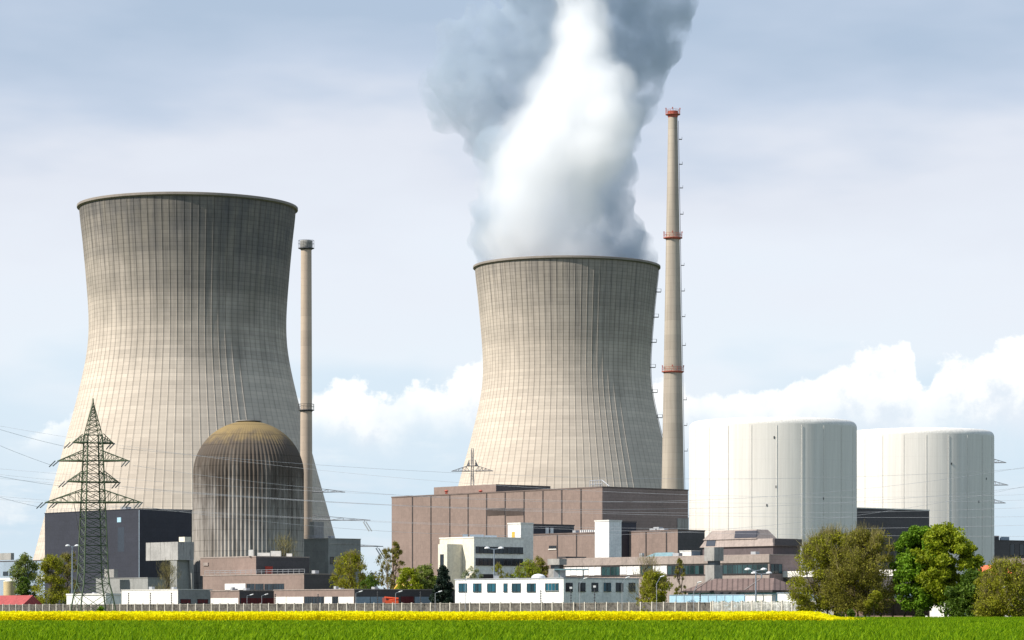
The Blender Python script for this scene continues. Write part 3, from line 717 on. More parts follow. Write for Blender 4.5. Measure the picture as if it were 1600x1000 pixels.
# tiled hall
D = 580.; ka = Block(1066, 1207, 1262, D, 922.)
t = thing('tiled_hall', 'low hall with a wide brown tiled hip roof and pale blue walls', 'building', ka.base())
ka.body('wall', MT['blue'], t, z1=ka.H-.4, inset=.8)
zr = zy(903.5, 590.); Lk, Wk = ka.L, ka.W
def P(a, bb, z): return ka.C - U*a + V*bb + ZV*z
b = MB(); h = Wk/2 if Wk/2 < 6 else 6.
lo = [P(0, 0, ka.H), P(Lk, 0, ka.H), P(Lk, Wk, ka.H), P(0, Wk, ka.H)]; hi = [P(h*.9, h, zr), P(Lk-h*.9, h, zr), P(Lk-h*.9, Wk-h, zr), P(h*.9, Wk-h, zr)]
b.hexa([lo[3], lo[2], lo[1], lo[0]], [hi[3], hi[2], hi[1], hi[0]]) if False else None
for i in range(4):
    j = (i+1) % 4; b.poly([lo[j], lo[i], hi[i], hi[j]])
b.poly([hi[3], hi[2], hi[1], hi[0]]); b.poly(lo)
rf = b.build('roof', MT['tileroof'], t)
b = MB(); b.box(ka.C, -U, -.1, Lk+.1, -V, -Wk-.1, .1, ka.H-.42, ka.H-.002); b.build('eaves', MT['seam'], rf)
for f_ in (.30, .86):
    b = MB(); b.tube(P(Lk*f_, -.02, ka.H+.1), P(Lk*f_+.2, h-.02, zr+.05), .14, .14, 4); b.build('ridge_strip', MT['fascia'], rf)
for p in (1127, 1140, 1152): ka.window(t, 'A', p-4, p+4, 925.5, 928, 2, proud=.95)
# low walls in front of the hall
k = Block(1046, 1163, 1166, 561., 929.5); t = building(k, 'boundary_wall', 'low pale blue wall before the tiled hall', 'wall', 'blue', None)
b = MB(); k.box(b, 'A', 0, k.L, k.H, k.H+.12, -.35, .1); b.build('coping', MT['bluegrey'], t)
for q in np.linspace(3, k.L-2, 8): b = MB(); k.box(b, 'A', q, q+.12, .2, k.H-.02, .002, .08); b.build('pilaster', MT['bluegrey'], t)
k = Block(1164.5, 1206, 1212, 551., 930.); building(k, 'boundary_wall', 'short bright white wall at the right end of the pale blue wall', 'wall', 'white', 'white', None, .1)
k = Block(1215, 1252, 1300, 556., 927.); t = building(k, 'shed', 'grey green shed beneath the shaded end of the tiled roof', 'shed', 'greygreen', 'bluegrey', None, .15); k.part('door', 'blue', t, 'A', 1238, 1243, 929, 936)
# long white roofed hall behind the trees
k = Block(1212, 1440, 1475, 612., 891.); t = building(k, 'flat_hall', 'long white flat roofed hall showing through the olive trees', 'building', 'slate', 'white', None, .2)
b = MB(); k.box(b, 'A', 0, k.L, k.H-1.1, k.H-.01, .002, .3); b.build('white_band', MT['white'], t)

# dark block between the tanks, far right block
k = Block(1322, 1332, 1452, 868., 794.); t = building(k, 'switch_building', 'dark slate clad block between the two white reactor cylinders', 'industrial building', 'slate', 'white', None, .3)
k = Block(1545, 1552, 1640, 1000., 845.); t = building(k, 'switch_building', 'dark clad building at the right edge behind the shrubs', 'industrial building', 'slate', 'slate')
kk = Block(1549, 1553, 1561, 1002., 837., z0=k.H+.4); b = MB(); kk.box(b, 'A', 0, kk.L, kk.z0, kk.H, -kk.W, 0); b.build('roof_plant', MT['navy'], t)
kk = Block(1562, 1564, 1577, 1004., 838.5, z0=k.H+.4); b = MB(); kk.box(b, 'A', 0, kk.L, kk.z0, kk.H, -kk.W, 0); b.build('roof_plant', MT['bluegrey'], t)
for p0 in (1578, 1593): k.window(t, 'B', p0, p0+7, 850, 868, 1)
k = Block(1560, 1640, 1660, 800., 873.); building(k, 'annex', 'pinkish low annex behind the brown shrub at the right edge', 'building', 'fascia', 'fascia', None, .2)
# orange roofed house
k = Block(1519, 1590, 1630, 640., 897.); t = thing('house', 'house with a bright orange tiled roof behind the right-hand bushes', 'house', k.base()); k.body('wall', MT['white'], t)
def gable(k, zr, mat, parent, o=.4):
    def P(a, bb, z): return k.C - U*a + V*bb + ZV*z
    b = MB(); W = k.W
    b.poly([P(-o, -o, k.H+.002), P(-o, W/2, zr), P(k.L+o, W/2, zr), P(k.L+o, -o, k.H+.002)]); b.poly([P(-o, W/2, zr), P(-o, W+o, k.H+.002), P(k.L+o, W+o, k.H+.002), P(k.L+o, W/2, zr)])
    b.poly([P(-o, W/2, zr), P(-o, -o, k.H+.002), P(-o, W+o, k.H+.002)]); b.poly([P(k.L+o, -o, k.H+.002), P(k.L+o, W/2, zr), P(k.L+o, W+o, k.H+.002)]); b.poly([P(-o, -o, k.H), P(k.L+o, -o, k.H), P(k.L+o, W+o, k.H), P(-o, W+o, k.H)])
    return b.build('roof', mat, parent)
gable(k, zy(883.5, 655.), MT['orangeroof'], t)
# white garden wall and blue shed roof and wooden fence behind the green trees
k = Block(1446, 1496, 1500, 540., 938.); building(k, 'garden_wall', 'white wall seen between the trunks of the leafy green trees', 'wall', 'white', 'white', None, .08)
k = Block(1360, 1425, 1440, 548., 934.); t = building(k, 'shed', 'small shed with a teal roof behind the wooden fence', 'shed', 'wood', 'teal', None, .9)

# ------------------------------------------------------------------ left side buildings
k = Block(70, 218, 300, 900., 795.5); t = building(k, 'switchgear_building', 'large windowless dark blue block behind the lattice pylon', 'industrial building', 'navy', 'navy', None, .25)
over(k, t, 'side_wall', 'navy', 'B'); k.part('corner_trim', 'bluegrey', t, 'A', 217.2, 218, 797, 905, .001, .07)
b = MB(); k.px(b, 'A', 183.5, 189.5, 808.5, 816, .002, .12); b.build('window', MT['blue'], t); k.part('window_strip', 'navy_light', t, 'A', 184, 194, 824, 862, .001, .012)
# concrete bridge box with pier
k = Block(228, 278, 303, 862., 846.5); zb = zy(875, 862.)
t = thing('concrete_bridge', 'stained concrete box bridge standing out from the dark blue block', 'bridge', k.base())
b = MB(); k.box(b, 'A', 0, k.L, zb, k.H, -k.W, 0); b.build('deck_box', MT['concrete_stained'], t)
b = MB(); k.box(b, 'B', .2, k.W-.4, 0, zb-.002, -4.5, -.8); b.build('pier', MT['grey'], t)
b = MB(); b.tube(k.C+V*(k.W-1)+U*.2+ZV*zb, k.C+V*(k.W-.4)+U*.2, .7, .35, 6); b.build('strut', MT['concrete'], t)
b = MB(); k.box(b, 'B', k.sB(290), k.W-.6, k.H+.002, k.H+1.5, -3.5, -.5); b.build('roof_box', MT['cream'], t)
k = Block(150, 231, 262, 815., 903.); t = building(k, 'substation_wall', 'low grey concrete building at the foot of the dark blue block', 'building', 'grey', 'grey', None, .15)
kk = Block(163, 178, 184, 820., 889.5); b = MB(); kk.box(b, 'A', 0, kk.L, k.H+.2, kk.H, -kk.W, 0); b.build('roof_plant', MT['concrete'], t)
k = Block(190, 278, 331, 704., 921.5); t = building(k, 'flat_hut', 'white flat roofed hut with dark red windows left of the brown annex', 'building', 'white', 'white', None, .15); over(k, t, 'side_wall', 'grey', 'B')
for p0, p1 in ((281.5, 298), (308, 325)): k.window(t, 'B', p0, p1, 936, 943.5, 3, 'glass', 'frame_dark'); 
for p0, p1 in ((281.5, 298), (308, 325)): k.part('shutter', 'maroon', t, 'B', p0+.6, p1-.6, 936.6, 942.9, .05, .09)
k = Block(104, 165, 200, 738., 930.); t = building(k, 'flat_shed', 'long white shed with a bright roof edge behind the pylon legs', 'shed', 'greygreen', 'white', None, .45)
# red roof shelter
k = Block(-30, 37, 62, 772., 945.); t = thing('shelter', 'shelter with a red sheet roof at the left edge behind the fence', 'shelter', k.base()); k.body('wall', MT['grey'], t); gable(k, zy(930, 772.), MT['redroof'], t, .6)
D = 830.; c = at(15, D); t = thing('storage_tank', 'small tan cylindrical tank rising behind the red roof', 'tank', c); s = D/F
b = MB(); b.lathe(c, [(9.6*s, 0), (9.6*s, zy(909, D))], 28, True, False); b.build('shell', MT['tan'], t, True); b = MB(); b.lathe(c, [(9.9*s, zy(909, D)), (9.9*s, zy(908, D)), (4*s, zy(906, D)), (.1, zy(905.6, D))], 28, True, True); b.build('lid', MT['cream'], t, True)
k = Block(-60, 72, 90, 1010., 876.); t = building(k, 'warehouse', 'pale blue grey warehouse at the left edge behind the young trees', 'warehouse', 'bluegrey', 'slate', None, .3)
for p in (-5, 9, 19): k.window(t, 'A', p-4, p+4, 893, 899, 1)
kk = Block(-10, 17, 22, 1012., 864.); b = MB(); kk.box(b, 'A', 0, kk.L, k.H+.31, kk.H, -kk.W, 0); b.build('roof_plant', MT['concrete'], t); k.part('white_band', 'white', t, 'A', -50, 71, 903, 906, .002, .1)

# brown annex (two stacked blocks) and garage row
k = Block(317, 475, 530, 720., 897.5); t = building(k, 'annex_building', 'stepped brown annex with a red door before the domed reactor', 'building', 'brown', 'fascia', None, .25)
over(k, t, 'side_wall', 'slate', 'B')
k.part('blind', 'blind', t, 'A', 352, 384, 912, 921.5, .002, .14); k.window(t, 'A', 385.5, 398, 912, 922, 3); k.window(t, 'A', 399, 412, 912, 922, 3); k.window(t, 'A', 413.5, 444, 912, 922, 7)
b = MB(); 
kk = Block(313, 400, 483, 752., 870.5, z0=k.H+.26); kk.box(b, 'A', 0, kk.L, kk.z0, kk.H, -kk.W, 0); up = b.build('upper_block', MT['brown'], t)
b = MB(); kk.box(b, 'B', 0, kk.W, kk.z0, kk.H, .001, .04); b.build('side_wall', MT['slate'], up); b = MB(); kk.box(b, 'A', -.1, kk.L+.1, kk.H+.001, kk.H+.3, -kk.W-.1, .1); b.build('roof', MT['fascia'], up)  # side away from the sun painted darker than the lit brown face
b = MB(); kk.px(b, 'B', 414, 425.5, 885, 896.5, .041, .2); b.build('door', MT['red'], up)
b = MB(); kk.px(b, 'A', 318.5, 326, 879, 884, .002, .25); b.build('vent', MT['fascia'], up)
for p, wd, hh in ((399, 1.2, 1.6), (421, 3.2, .9), (440, 2.6, 1.4), (461, 1.4, .8)):
    b = MB(); q = kk.C+V*(kk.sB(max(p, 401)))-U*2.5; b.cbox(q+ZV*(kk.H+.3+hh/2), wd, 1.6, hh); b.build('roof_light', MT['white'], up)
# garage rows
k = Block(428, 553.5, 712, 652., 921.5); t = building(k, 'garage_row', 'long low brown garage row with white panels and a shaded dark flank', 'garage', 'brown', 'fascia', None, .2)
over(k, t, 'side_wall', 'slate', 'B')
for p0, p1 in ((429.5, 447), (447.5, 475), (507, 519), (529, 553)): k.part('panel', 'white', t, 'A', p0, p1, 932.5, 946)
k.window(t, 'A', 476, 488, 932, 944, 4); k.window(t, 'A', 488.5, 506.5, 932, 944, 5); k.window(t, 'A', 519.5, 528.5, 932, 944, 3)
for p0, p1 in ((555, 578), (579, 600), (648, 675), (676, 704)): k.part('panel', 'bluegrey', t, 'B', p0, p1, 932.5, 946, .035, .1)
k.part('gate', 'maroon', t, 'B', 626, 646, 932, 946, .035, .1)
k = Block(329, 374, 430, 684., 923.5); t = building(k, 'garage_row', 'short brown garage row with dark red gates under the annex windows', 'garage', 'brown', 'fascia', None, .2)
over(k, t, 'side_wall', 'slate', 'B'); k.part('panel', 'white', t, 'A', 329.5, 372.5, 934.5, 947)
for j in range(4): k.part('gate', 'maroon', t, 'B', 376+13.3*j, 388.5+13.3*j, 934.5, 947, .035, .1)
# grey concrete building by the left chimney
k = Block(474, 513, 563.5, 962., 842.); t = building(k, 'concrete_building', 'plain grey concrete building at the foot of the slim left chimney', 'industrial building', 'grey', 'concrete', None, .25)
k.window(t, 'B', 515.5, 521.5, 870, 881, 1); k.part('cornice', 'concrete', t, 'B', 513.5, 563, 849, 850.5, .002, .12)
b = MB(); k.px(b, 'A', 476, 483, 815, 841, -6, -2); b.build('chimney_plinth', MT['concrete'], t)

# container office block
k = Block(711, 880.5, 998, 605., 904.); t = building(k, 'container_office', 'long white prefabricated office block with a row of square windows behind the fence', 'office building', 'white_panel', 'steel', None, .22)
over(k, t, 'side_wall', 'greygreen', 'B')
for p0, p1, n in ((717, 730, 2), (739.5, 752.5, 2), (761.5, 775, 2), (787, 793, 1), (800, 814, 2), (823.5, 837.5, 2)): k.window(t, 'A', p0, p1, 911.5, 924.8, n, 'glass_blue', 'frame_dark', bar=.08)
k.window(t, 'A', 852, 873.5, 911, 923.5, 4, 'glass_blue', 'frame', bar=.09)
for p0, p1 in ((883.5, 894.5), (903.5, 914.5), (924, 934.5), (943, 954.5), (962, 973.5), (982, 992.5)): k.window(t, 'B', p0, p1, 910.5, 924.5, 2, 'glass_blue' if 940 < p0 < 950 else 'glass', 'frame_dark', bar=.08)
b = MB(); q = k.C-U*k.sA(830)+V*2; b.lathe(q, [(1.5, k.H+.22), (1.4, k.H+.6), (.9, k.H+.95), (.1, k.H+1.1)], 16, True, True); b.build('roof_dome', MT['lamp'], t, True)
for p, hh in ((858, 1.6), (868, 1.1), (764, .6)):
    b = MB(); q = k.C-U*k.sA(p)+V*2; b.cbox(q+ZV*(k.H+.22+hh/2), 1.2, 1.2, hh); b.build('roof_plant', MT['steel'], t)
b = MB(); q = k.C-U*1.0+V*3; b.cbox(q+ZV*(k.H+1.9), 7, 3, .25); [b.tube(q+Vector((sx, 0, k.H+.2)), q+Vector((sx, 0, k.H+1.8)), .1, .1, 5) for sx in (-2.5, 2.5)]; b.build('canopy', MT['teal'], t)

def roof_fittings(k, t, spec, rail=None):
    for a, bb, sx, sy, h in spec:
        b = MB(); q = k.C-U*(k.L*a)+V*(k.W*bb); b.box(Vector((q.x, q.y, 0)), U, -sx/2, sx/2, V, -sy/2, sy/2, k.H+.2, k.H+.25+h); b.build('roof_vent', MT['steel'], t)
    if rail:
        b = MB(); n_ = max(3, int(k.L/2.2))
        for i in range(n_+1): q = k.C-U*(.3+(k.L-.6)*i/n_)+V*.4+ZV*(k.H+.2); b.tube(q, q+ZV*1.1, .045, .045, 4, False)
        for hh in (.6, 1.1): b.tube(k.C-U*.3+V*.4+ZV*(k.H+.2+hh), k.C-U*(k.L-.3)+V*.4+ZV*(k.H+.2+hh), .04, .04, 4, False)
        b.build('roof_railing', MT['steel'], t)
for k_, t_, spec, rail in FIT: roof_fittings(k_, t_, spec, rail)
# ------------------------------------------------------------------ machines and cars
def digger(c, label, mat, flip=1, sc=1.):
    t = thing('digger', label, 'excavator', c); e = U*flip
    b = MB(); b.box(c, e, -1.6*sc, 1.4*sc, V, -1.2*sc, 1.2*sc, 1.0*sc, 2.2*sc); b.build('body', mat, t)
    for sy in (-1.3, .7):
        b = MB(); b.box(c, e, -1.9*sc, 1.9*sc, V, sy*sc, (sy+.6)*sc, 0, .85*sc); b.build('track', MT['rubber'], t)
    b = MB(); b.box(c, e, .1*sc, 1.3*sc, V, -1.1*sc, .1*sc, 2.202*sc, 3.4*sc); b.build('cab', MT['glass'], t)
    b = MB(); p0 = c+e*1.2*sc+V*.6*sc+ZV*2.0*sc; p1 = p0+e*2.4*sc+ZV*2.2*sc; p2 = p1+e*2.2*sc-ZV*1.2*sc; b.tube(p0, p1, .34*sc, .28*sc, 6); b.tube(p1, p2, .28*sc, .2*sc, 6); bm_ = b.build('boom', mat, t)
    b = MB(); p3 = p2-ZV*1.6*sc; b.tube(p2, p3, .18*sc, .16*sc, 6); b.cbox(p3-ZV*.3*sc, 1.1*sc, .9*sc, .8*sc); b.build('bucket', mat, bm_)
    return t
digger(at(592, 700.)+ZV*0, 'yellow digger with its boom raised behind the garage row, below the birches', MT['yellow_machine'], 1, 1.9)
# red boom lift lowered
c = at(612, 640.); t = thing('boom_lift', 'orange red boom lift parked before the dark flank of the garage row', 'machine', c)
ex = Vector((1, 0, 0))
b = MB(); b.box(c, ex, -1.3, 1.5, Vector((0, 1, 0)), -.9, .9, 2.9, 3.7); b.build('chassis', MT['orange_machine'], t)
b = MB(); b.box(c, ex, -1.2, 1.4, Vector((0, 1, 0)), -.7, .7, .4, 2.898); b.build('scissor_base', MT['dark_steel'], t)
b = MB(); b.tube(c+Vector((-1.6, 0, 4.3)), c+Vector((1.5, 0, 4.1)), .28, .22, 6); b.tube(c+Vector((1.5, 0, 4.1)), c+Vector((-1.0, 0, 3.6)), .2, .2, 6); b.build('boom', MT['orange_machine'], t)
b = MB(); b.box(c, ex, -2.0, -1.2, Vector((0, 1, 0)), -.5, .5, 3.2, 4.3); b.build('basket', MT['red_steel'], t)
for sx in (-1, 1.2):
    b = MB(); b.tube(c+Vector((sx, -1, .45)), c+Vector((sx, 1, .45)), .45, .45, 12); b.build('wheel', MT['rubber'], t)
def car(c, label, mat):
    t = thing('parked_car', label, 'car', c, 'cars parked behind the fence'); e = U
    b = MB(); n = [(-2.1, .45), (-2.15, .85), (-1.5, .95), (-.9, 1.42), (.75, 1.45), (1.35, 1.0), (2.1, .85), (2.15, .45)]
    lft = [c+e*x-V*.85+ZV*z for x, z in n]; rgt = [c+e*x+V*.85+ZV*z for x, z in n]; b.poly(lft); b.poly(rgt[::-1])
    for i in range(len(n)): j = (i+1) % len(n); b.quad(lft[j], lft[i], rgt[i], rgt[j])
    b.build('body', mat, t)
    for sy in (-.87, .85):
        b = MB(); b.box(c, e, -.95, .95, V, sy, sy+.02, .98, 1.32); b.build('side_window', MT['glass'], t)
    for sx in (-1.35, 1.35):
        for sy in (-.9, .7): b = MB(); p = c+e*sx+V*sy+ZV*.33; b.tube(p, p+V*.2, .33, .33, 12); b.build('wheel', MT['rubber'], t)
car(at(70, 770.)+ZV*1.0, 'dark parked car right of the red roofed shelter', MT['car_dark']); car(at(88, 765.)+ZV*1.2, 'white parked car beside the long white shed', MT['car_white'])
# raised hard standing the cars stand on
b = MB(); b.box(at(80, 768.), Vector((1, 0, 0)), -8, 7, Vector((0, 1, 0)), -9, 8, 0, 1.0); tag(b.build('parking_ground', M('asphalt', (.05, .05, .052), .9)), kind='structure')

# ------------------------------------------------------------------ fences
def fence_D(px): return 500.2/(pa(px)+.839)
def run(px0, px1, step):
    p0 = at(px0, fence_D(px0)); p1 = at(px1, fence_D(px1)); L = (p1-p0).length; n = int(L/step); e = (p1-p0).normalized(); return p0, e, n
def fence(name, label, px0, px1, step, H, kind):
    p0, e, n = run(px0, px1, step); nrm = Vector((e.y, -e.x, 0)); t = thing(name, label, 'fence', p0)
    if nrm.y > 0: nrm = -nrm
    if kind == 'wood': pmat = 'wood'
    b = MB()
    if kind == 'panel':
        b.box(p0, e, .14, step-.14, nrm, -.06, .0, .1, H-.28)
        for q in np.linspace(.25, step-.3, 16): b.box(p0, e, q, q+.06, nrm, .001, .05, .12, H-.3)
        b.box(p0, e, .0, step, nrm, -.1, .12, H-.279, H-.1)
    elif kind == 'slat':
        for q in np.linspace(.15, step-.4, 8): b.box(p0, e, q, q+.13+.05*random.random(), nrm, -.03, .02, .1, H-.25*random.random())
        for zz in (.5, H-.6): b.box(p0, e, 0, step, nrm, -.08, -.032, zz, zz+.12)
    else:
        for q in np.arange(.02, step-.1, .26): b.box(p0, e, q, q+.24, nrm, -.03, .0+.015*random.random(), .55, H-.05*random.random())
    pn = b.build('panel', MT['fence' if kind == 'panel' else 'slat' if kind == 'slat' else 'wood'], t)
    b = MB(); b.box(p0, e, -.11, .11, nrm, -.15, .16, 0, H+.05); ps = b.build('post', MT['post' if kind != 'wood' else 'wood'], t)
    for i in range(1, n+1):
        q = ps.copy(); COL.objects.link(q); q.parent = t; q.location = e*(step*i)
        if i < n: q = pn.copy(); COL.objects.link(q); q.parent = t; q.location = e*(step*i)
    return t
fence('panel_fence', 'long grey concrete panel fence with pale posts along the yellow rape field', -45, 1113, 3.25, 3.12, 'panel')
fence('slat_fence', 'pale upright slat fence before the tiled hall, left of the olive trees', 1114, 1318, 2.6, 3.25, 'slat')
fence('wooden_fence', 'dark brown board fence behind the trunks of the big trees', 1322, 1452, 2.8, 3.1, 'wood')

HEDGE = True
# ------------------------------------------------------------------ lamps and posts
def fence_lamp(px, D, ybase_top, ytop, label, lean=1):
    c = at(px, D); zt = zy(ybase_top, D); zt2 = zy(ytop, D)
    t = thing('street_lamp', label, 'street lamp', c, 'slanted lamps along the fence')
    b = MB(); b.tube(c, c+ZV*zt, .065, .05, 6); b.build('pole', MT['steel'], t)
    b = MB(); q = c+ZV*zt; e = q+Vector((lean*.8, 0, zt2-zt)); b.tube(q, e, .05, .05, 6); b.build('arm', MT['pole'], t)
    b = MB(); b.tube(e-Vector((lean*.1, 0, .06)), e+Vector((lean*.65, -.1, .16)), .15, .11, 6); b.build('lamp_head', MT['lamp'], t)
    return t
fl = [(386, 676, 931, 929.5, 'slanted lamp by the dark red gates, left of the pair'), (409, 668, 931, 929, 'slanted lamp by the dark red gates, right of the pair'),
      (556, 632, 927, 924.5, 'slanted lamp at the lit corner of the long garage row'), (618, 622, 927, 924.5, 'slanted lamp beside the orange red boom lift'), (680, 612, 927, 924.5, 'slanted lamp before the dark flank, nearest the white container block'),
      (906, 575, 912, 904, 'slanted lamp before the grey windows of the container block, nearest its white corner'), (972, 564, 912, 902.5, 'slanted lamp before the last windows of the container block'), (1026, 556, 912, 901, 'slanted lamp before the olive shrub right of the container block'),
      (1084, 550, 925, 910, 'slanted lamp before the left end of the tiled roof'), (727, 604, 903, 895, 'lamp leaning over the left end of the white container block')]
for px, D, a_, b_, lb in fl: fence_lamp(px, D, a_, b_, lb)
def mast_lamp(px, D, ytop, label, half=1.5, r=.16):
    c = at(px, D); zt = zy(ytop, D); t = thing('lamp_mast', label, 'street lamp', c, 'tall two-headed lamp masts')
    b = MB(); b.tube(c, c+ZV*zt, r*1.2, r*.7, 8); b.build('pole', MT['pole'], t)
    for sx in (-1, 1):
        b = MB(); b.tube(c+ZV*(zt-.1), c+Vector((sx*half, 0, zt+.1)), .09, .07, 5); b.build('arm', MT['pole'], t)
        b = MB(); b.lathe(c+Vector((sx*half, 0, 0)), [(.15, zt), (.6, zt+.05), (.6, zt+.25), (.2, zt+.45)], 10, True, True); b.build('lamp_head', MT['lamp'], t)
mast_lamp(113, 760., 853.5, 'tall blue grey lamp mast left of the lattice pylon', 1.2, .22)
mast_lamp(772, 640., 857.5, 'lamp mast with two heads before the cream office block'); mast_lamp(1181, 552., 891., 'lamp mast with two white heads before the tiled roof'); mast_lamp(1190, 590., 896.5, 'lamp mast just behind the other one at the tiled roof')
def sensor(px, ytop, label, white=False):
    D = fence_D(px)-1.5; c = at(px, D); zt = zy(ytop, D); t = thing('sensor_post', label, 'post', c, 'thin sensor posts along the fence')
    b = MB(); b.tube(c, c+ZV*zt, .075, .06, 5); b.build('pole', MT['dark_steel'], t)
    for q in np.linspace(3.4, zt-.2, 5): b = MB(); b.tube(c+ZV*(q-.12), c+ZV*(q+.12), .16, .16, 6); b.build('sensor', MT['dark_steel'], t)
    if white: b = MB(); b.cbox(c+ZV*(zt+.2), .5, .5, .4); b.build('camera_head', MT['lamp'], t)
for px, yt, lb, wh in ((201, 926, 'thin dark sensor post before the left end of the white hut', 0), (235, 926, 'thin dark sensor post before the middle of the white hut', 0), (268, 926, 'thin dark sensor post before the corner of the white hut', 0), (430, 928, 'thin dark sensor post at the left end of the long garage row', 0), (497, 928, 'thin dark sensor post before the white panels of the long garage row', 0), (590, 924, 'thin dark sensor post left of the orange red boom lift', 0),
                       (657, 924, 'thin dark sensor post right of the orange red boom lift', 0), (892, 920, 'sensor post with a white head at the grey end of the container block', 1), (929, 918, 'sensor post with a white head before the third grey window of the container block', 1), (845, 922, 'thin dark sensor post before the white end of the container block', 0), (1094, 924, 'thin dark sensor post before the pale blue wall', 0)): sensor(px, yt, lb, wh)

# ------------------------------------------------------------------ pylons and cables
def lattice(b, c, levels, rot, r_leg=.11, r_br=.06, sub=None):
    """levels: list of (z, half width); square lattice mast"""
    cr = [Vector((math.cos(rot+R(45+90*i)), math.sin(rot+R(45+90*i)), 0))*math.sqrt(2) for i in range(4)]
    for (z0, w0), (z1, w1) in zip(levels[:-1], levels[1:]):
        P0 = [c+cr[i]*w0+ZV*z0 for i in range(4)]; P1 = [c+cr[i]*w1+ZV*z1 for i in range(4)]
        for i in range(4):
            j = (i+1) % 4
            b.tube(P0[i], P1[i], r_leg, r_leg, 4, False)
            b.tube(P0[i], P1[j], r_br, r_br, 4, False); b.tube(P0[j], P1[i], r_br, r_br, 4, False); b.tube(P1[i], P1[j], r_br, r_br, 4, False)
def crossarm(b, c, z, ang, half, wbody, rise, r=.13):
    e = Vector((math.cos(ang), math.sin(ang), 0)); n = Vector((-e.y, e.x, 0)); tips = []
    for sx in (-1, 1):
        tip = c+e*(sx*half)+ZV*z; tips.append(tip)
        A = [c+e*(sx*wbody)+n*(wbody*q)+ZV*z for q in (-1, 1)]; T = [c+e*(sx*wbody)+n*(wbody*q)+ZV*(z+rise) for q in (-1, 1)]
        for q in A: b.tube(q, tip, r*1.25, r, 4, False)
        for q in T: b.tube(q, tip, r*.7, r*.6, 4, False)
        m = 5
        for i in range(1, m):
            f = i/m; L0 = [a.lerp(tip, f) for a in A]; T0 = [a.lerp(tip, f) for a in T]; f2 = (i-1)/m; L1 = [a.lerp(tip, f2) for a in A]
            for qa, qb in ((L0[0], L0[1]), (L0[0], T0[0]), (L0[1], T0[1]), (L1[0], T0[0]), (L1[1], T0[1]), (L1[0], L0[1])): b.tube(qa, qb, r*.4, r*.4, 4, False)
    b.tube(c+e*(-wbody)+ZV*z, c+e*wbody+ZV*z, r, r, 4, False)
    return tips
D = 620.; PC = at(145.5, D); s = D/F
t = thing('lattice_pylon', 'dark green lattice pylon with four pairs of arms before the dark blue block', 'pylon', PC)
rot = R(24)
lv = [(0, 4.0), (zy(930, D), 3.3), (zy(912, D), 2.75)]
for y in np.arange(894, 690, -14): lv.append((zy(y, D), 1.6+(2.55-1.6)*max(0, (y-690)/(894-690))))
lv.append((zy(680, D), 1.55))
b = MB(); lattice(b, PC, lv, rot, .16, .06); b.build('mast', MT['pylon'], t)
b = MB(); zp0, zp1 = zy(680, D), zy(629, D)
lattice(b, PC, [(zp0+(zp1-zp0)*f, 1.5*(1-f)+.06) for f in (0, .16, .31, .45, .58, .7, .8, .9, 1)], rot, .085, .05); b.tube(PC+ZV*zp1, PC+ZV*(zp1+.9), .18, .12, 5); b.build('peak', MT['pylon'], t)
tips = {}
for nm, y, ang, half, rise in (('top', 692, R(24), 33, 1.9), ('upper', 720, R(-3), 56, 2.2), ('middle', 753, R(24), 42, 2.4), ('lowest', 785, R(-3), 76, 2.8)):
    b = MB(); z = zy(y, D); tp = crossarm(b, PC, z, ang, half*s, 1.75, rise, .15); arm = b.build('crossarm', MT['pylon'], t); tips[nm] = tp
    e = Vector((math.cos(ang), math.sin(ang), 0))
    for tp_, sx in zip(tp, (-1, 1)):
        for off in (0,) if half < 70 else (0, 19*s):
            q0 = tp_-e*(sx*off)
            for dq in (-.5, .25): b = MB(); q1 = q0+Vector((-1.1 if sx < 0 else -.9, -1.0, -1.2+.2*dq)); b.tube(q0+Vector((dq, 0, 0)), q1+Vector((dq, 0, 0)), .13, .13, 5); b.build('insulator', MT['insulator'], arm)
b = MB()   # jumper loop under the lowest arm
q = tips['lowest'][0].lerp(tips['lowest'][1], .30); b.tube(q, q+Vector((1.0, 0, -6)), .06, .06, 4); b.tube(q+Vector((1.4, 0, 0)), q+Vector((1.0, 0, -6)), .06, .06, 4); b.build('jumper', MT['dark_steel'], t)
def far_pylon(px, D, ytop, arms, label, rot, w0=3.0, w1=.8, mat='pylon_far', hid=0):
    c = at(px, D); t = thing('lattice_pylon', label, 'pylon', c, 'power line pylons in the distance'); zt = zy(ytop, D)
    b = MB(); n = 8; lattice(b, c, [(zt*(1-(1-i/n)), w0+(w1-w0)*min(1, i/n*1.25)) for i in range(n+1)], rot, .07, .035); b.build('mast', MT[mat], t); out = []
    for y, half in arms:
        b = MB(); out += crossarm(b, c, zy(y, D), R(-6), half*D/F, 1.0, 2.0, .13); b.build('crossarm', MT[mat], t)
    return out
far_pylon(738, 1020., 701, [(736, 33), (728, 9)], 'thin distant pylon with one wide arm before the foot of the steaming tower', R(15), 4.0, .35)
fp2 = far_pylon(468, 1000., 742, [(769, 72), (813, 112), (854, 132)], 'distant pylon hidden behind the domed reactor, its arms reaching past the left chimney', R(15), 3, .9)
fp3 = far_pylon(1538, 1060., 690, [(723, 34), (758, 37), (786, 33)], 'distant pylon mostly hidden behind the farther white reactor, arms showing at its right', R(15), 3, .9)
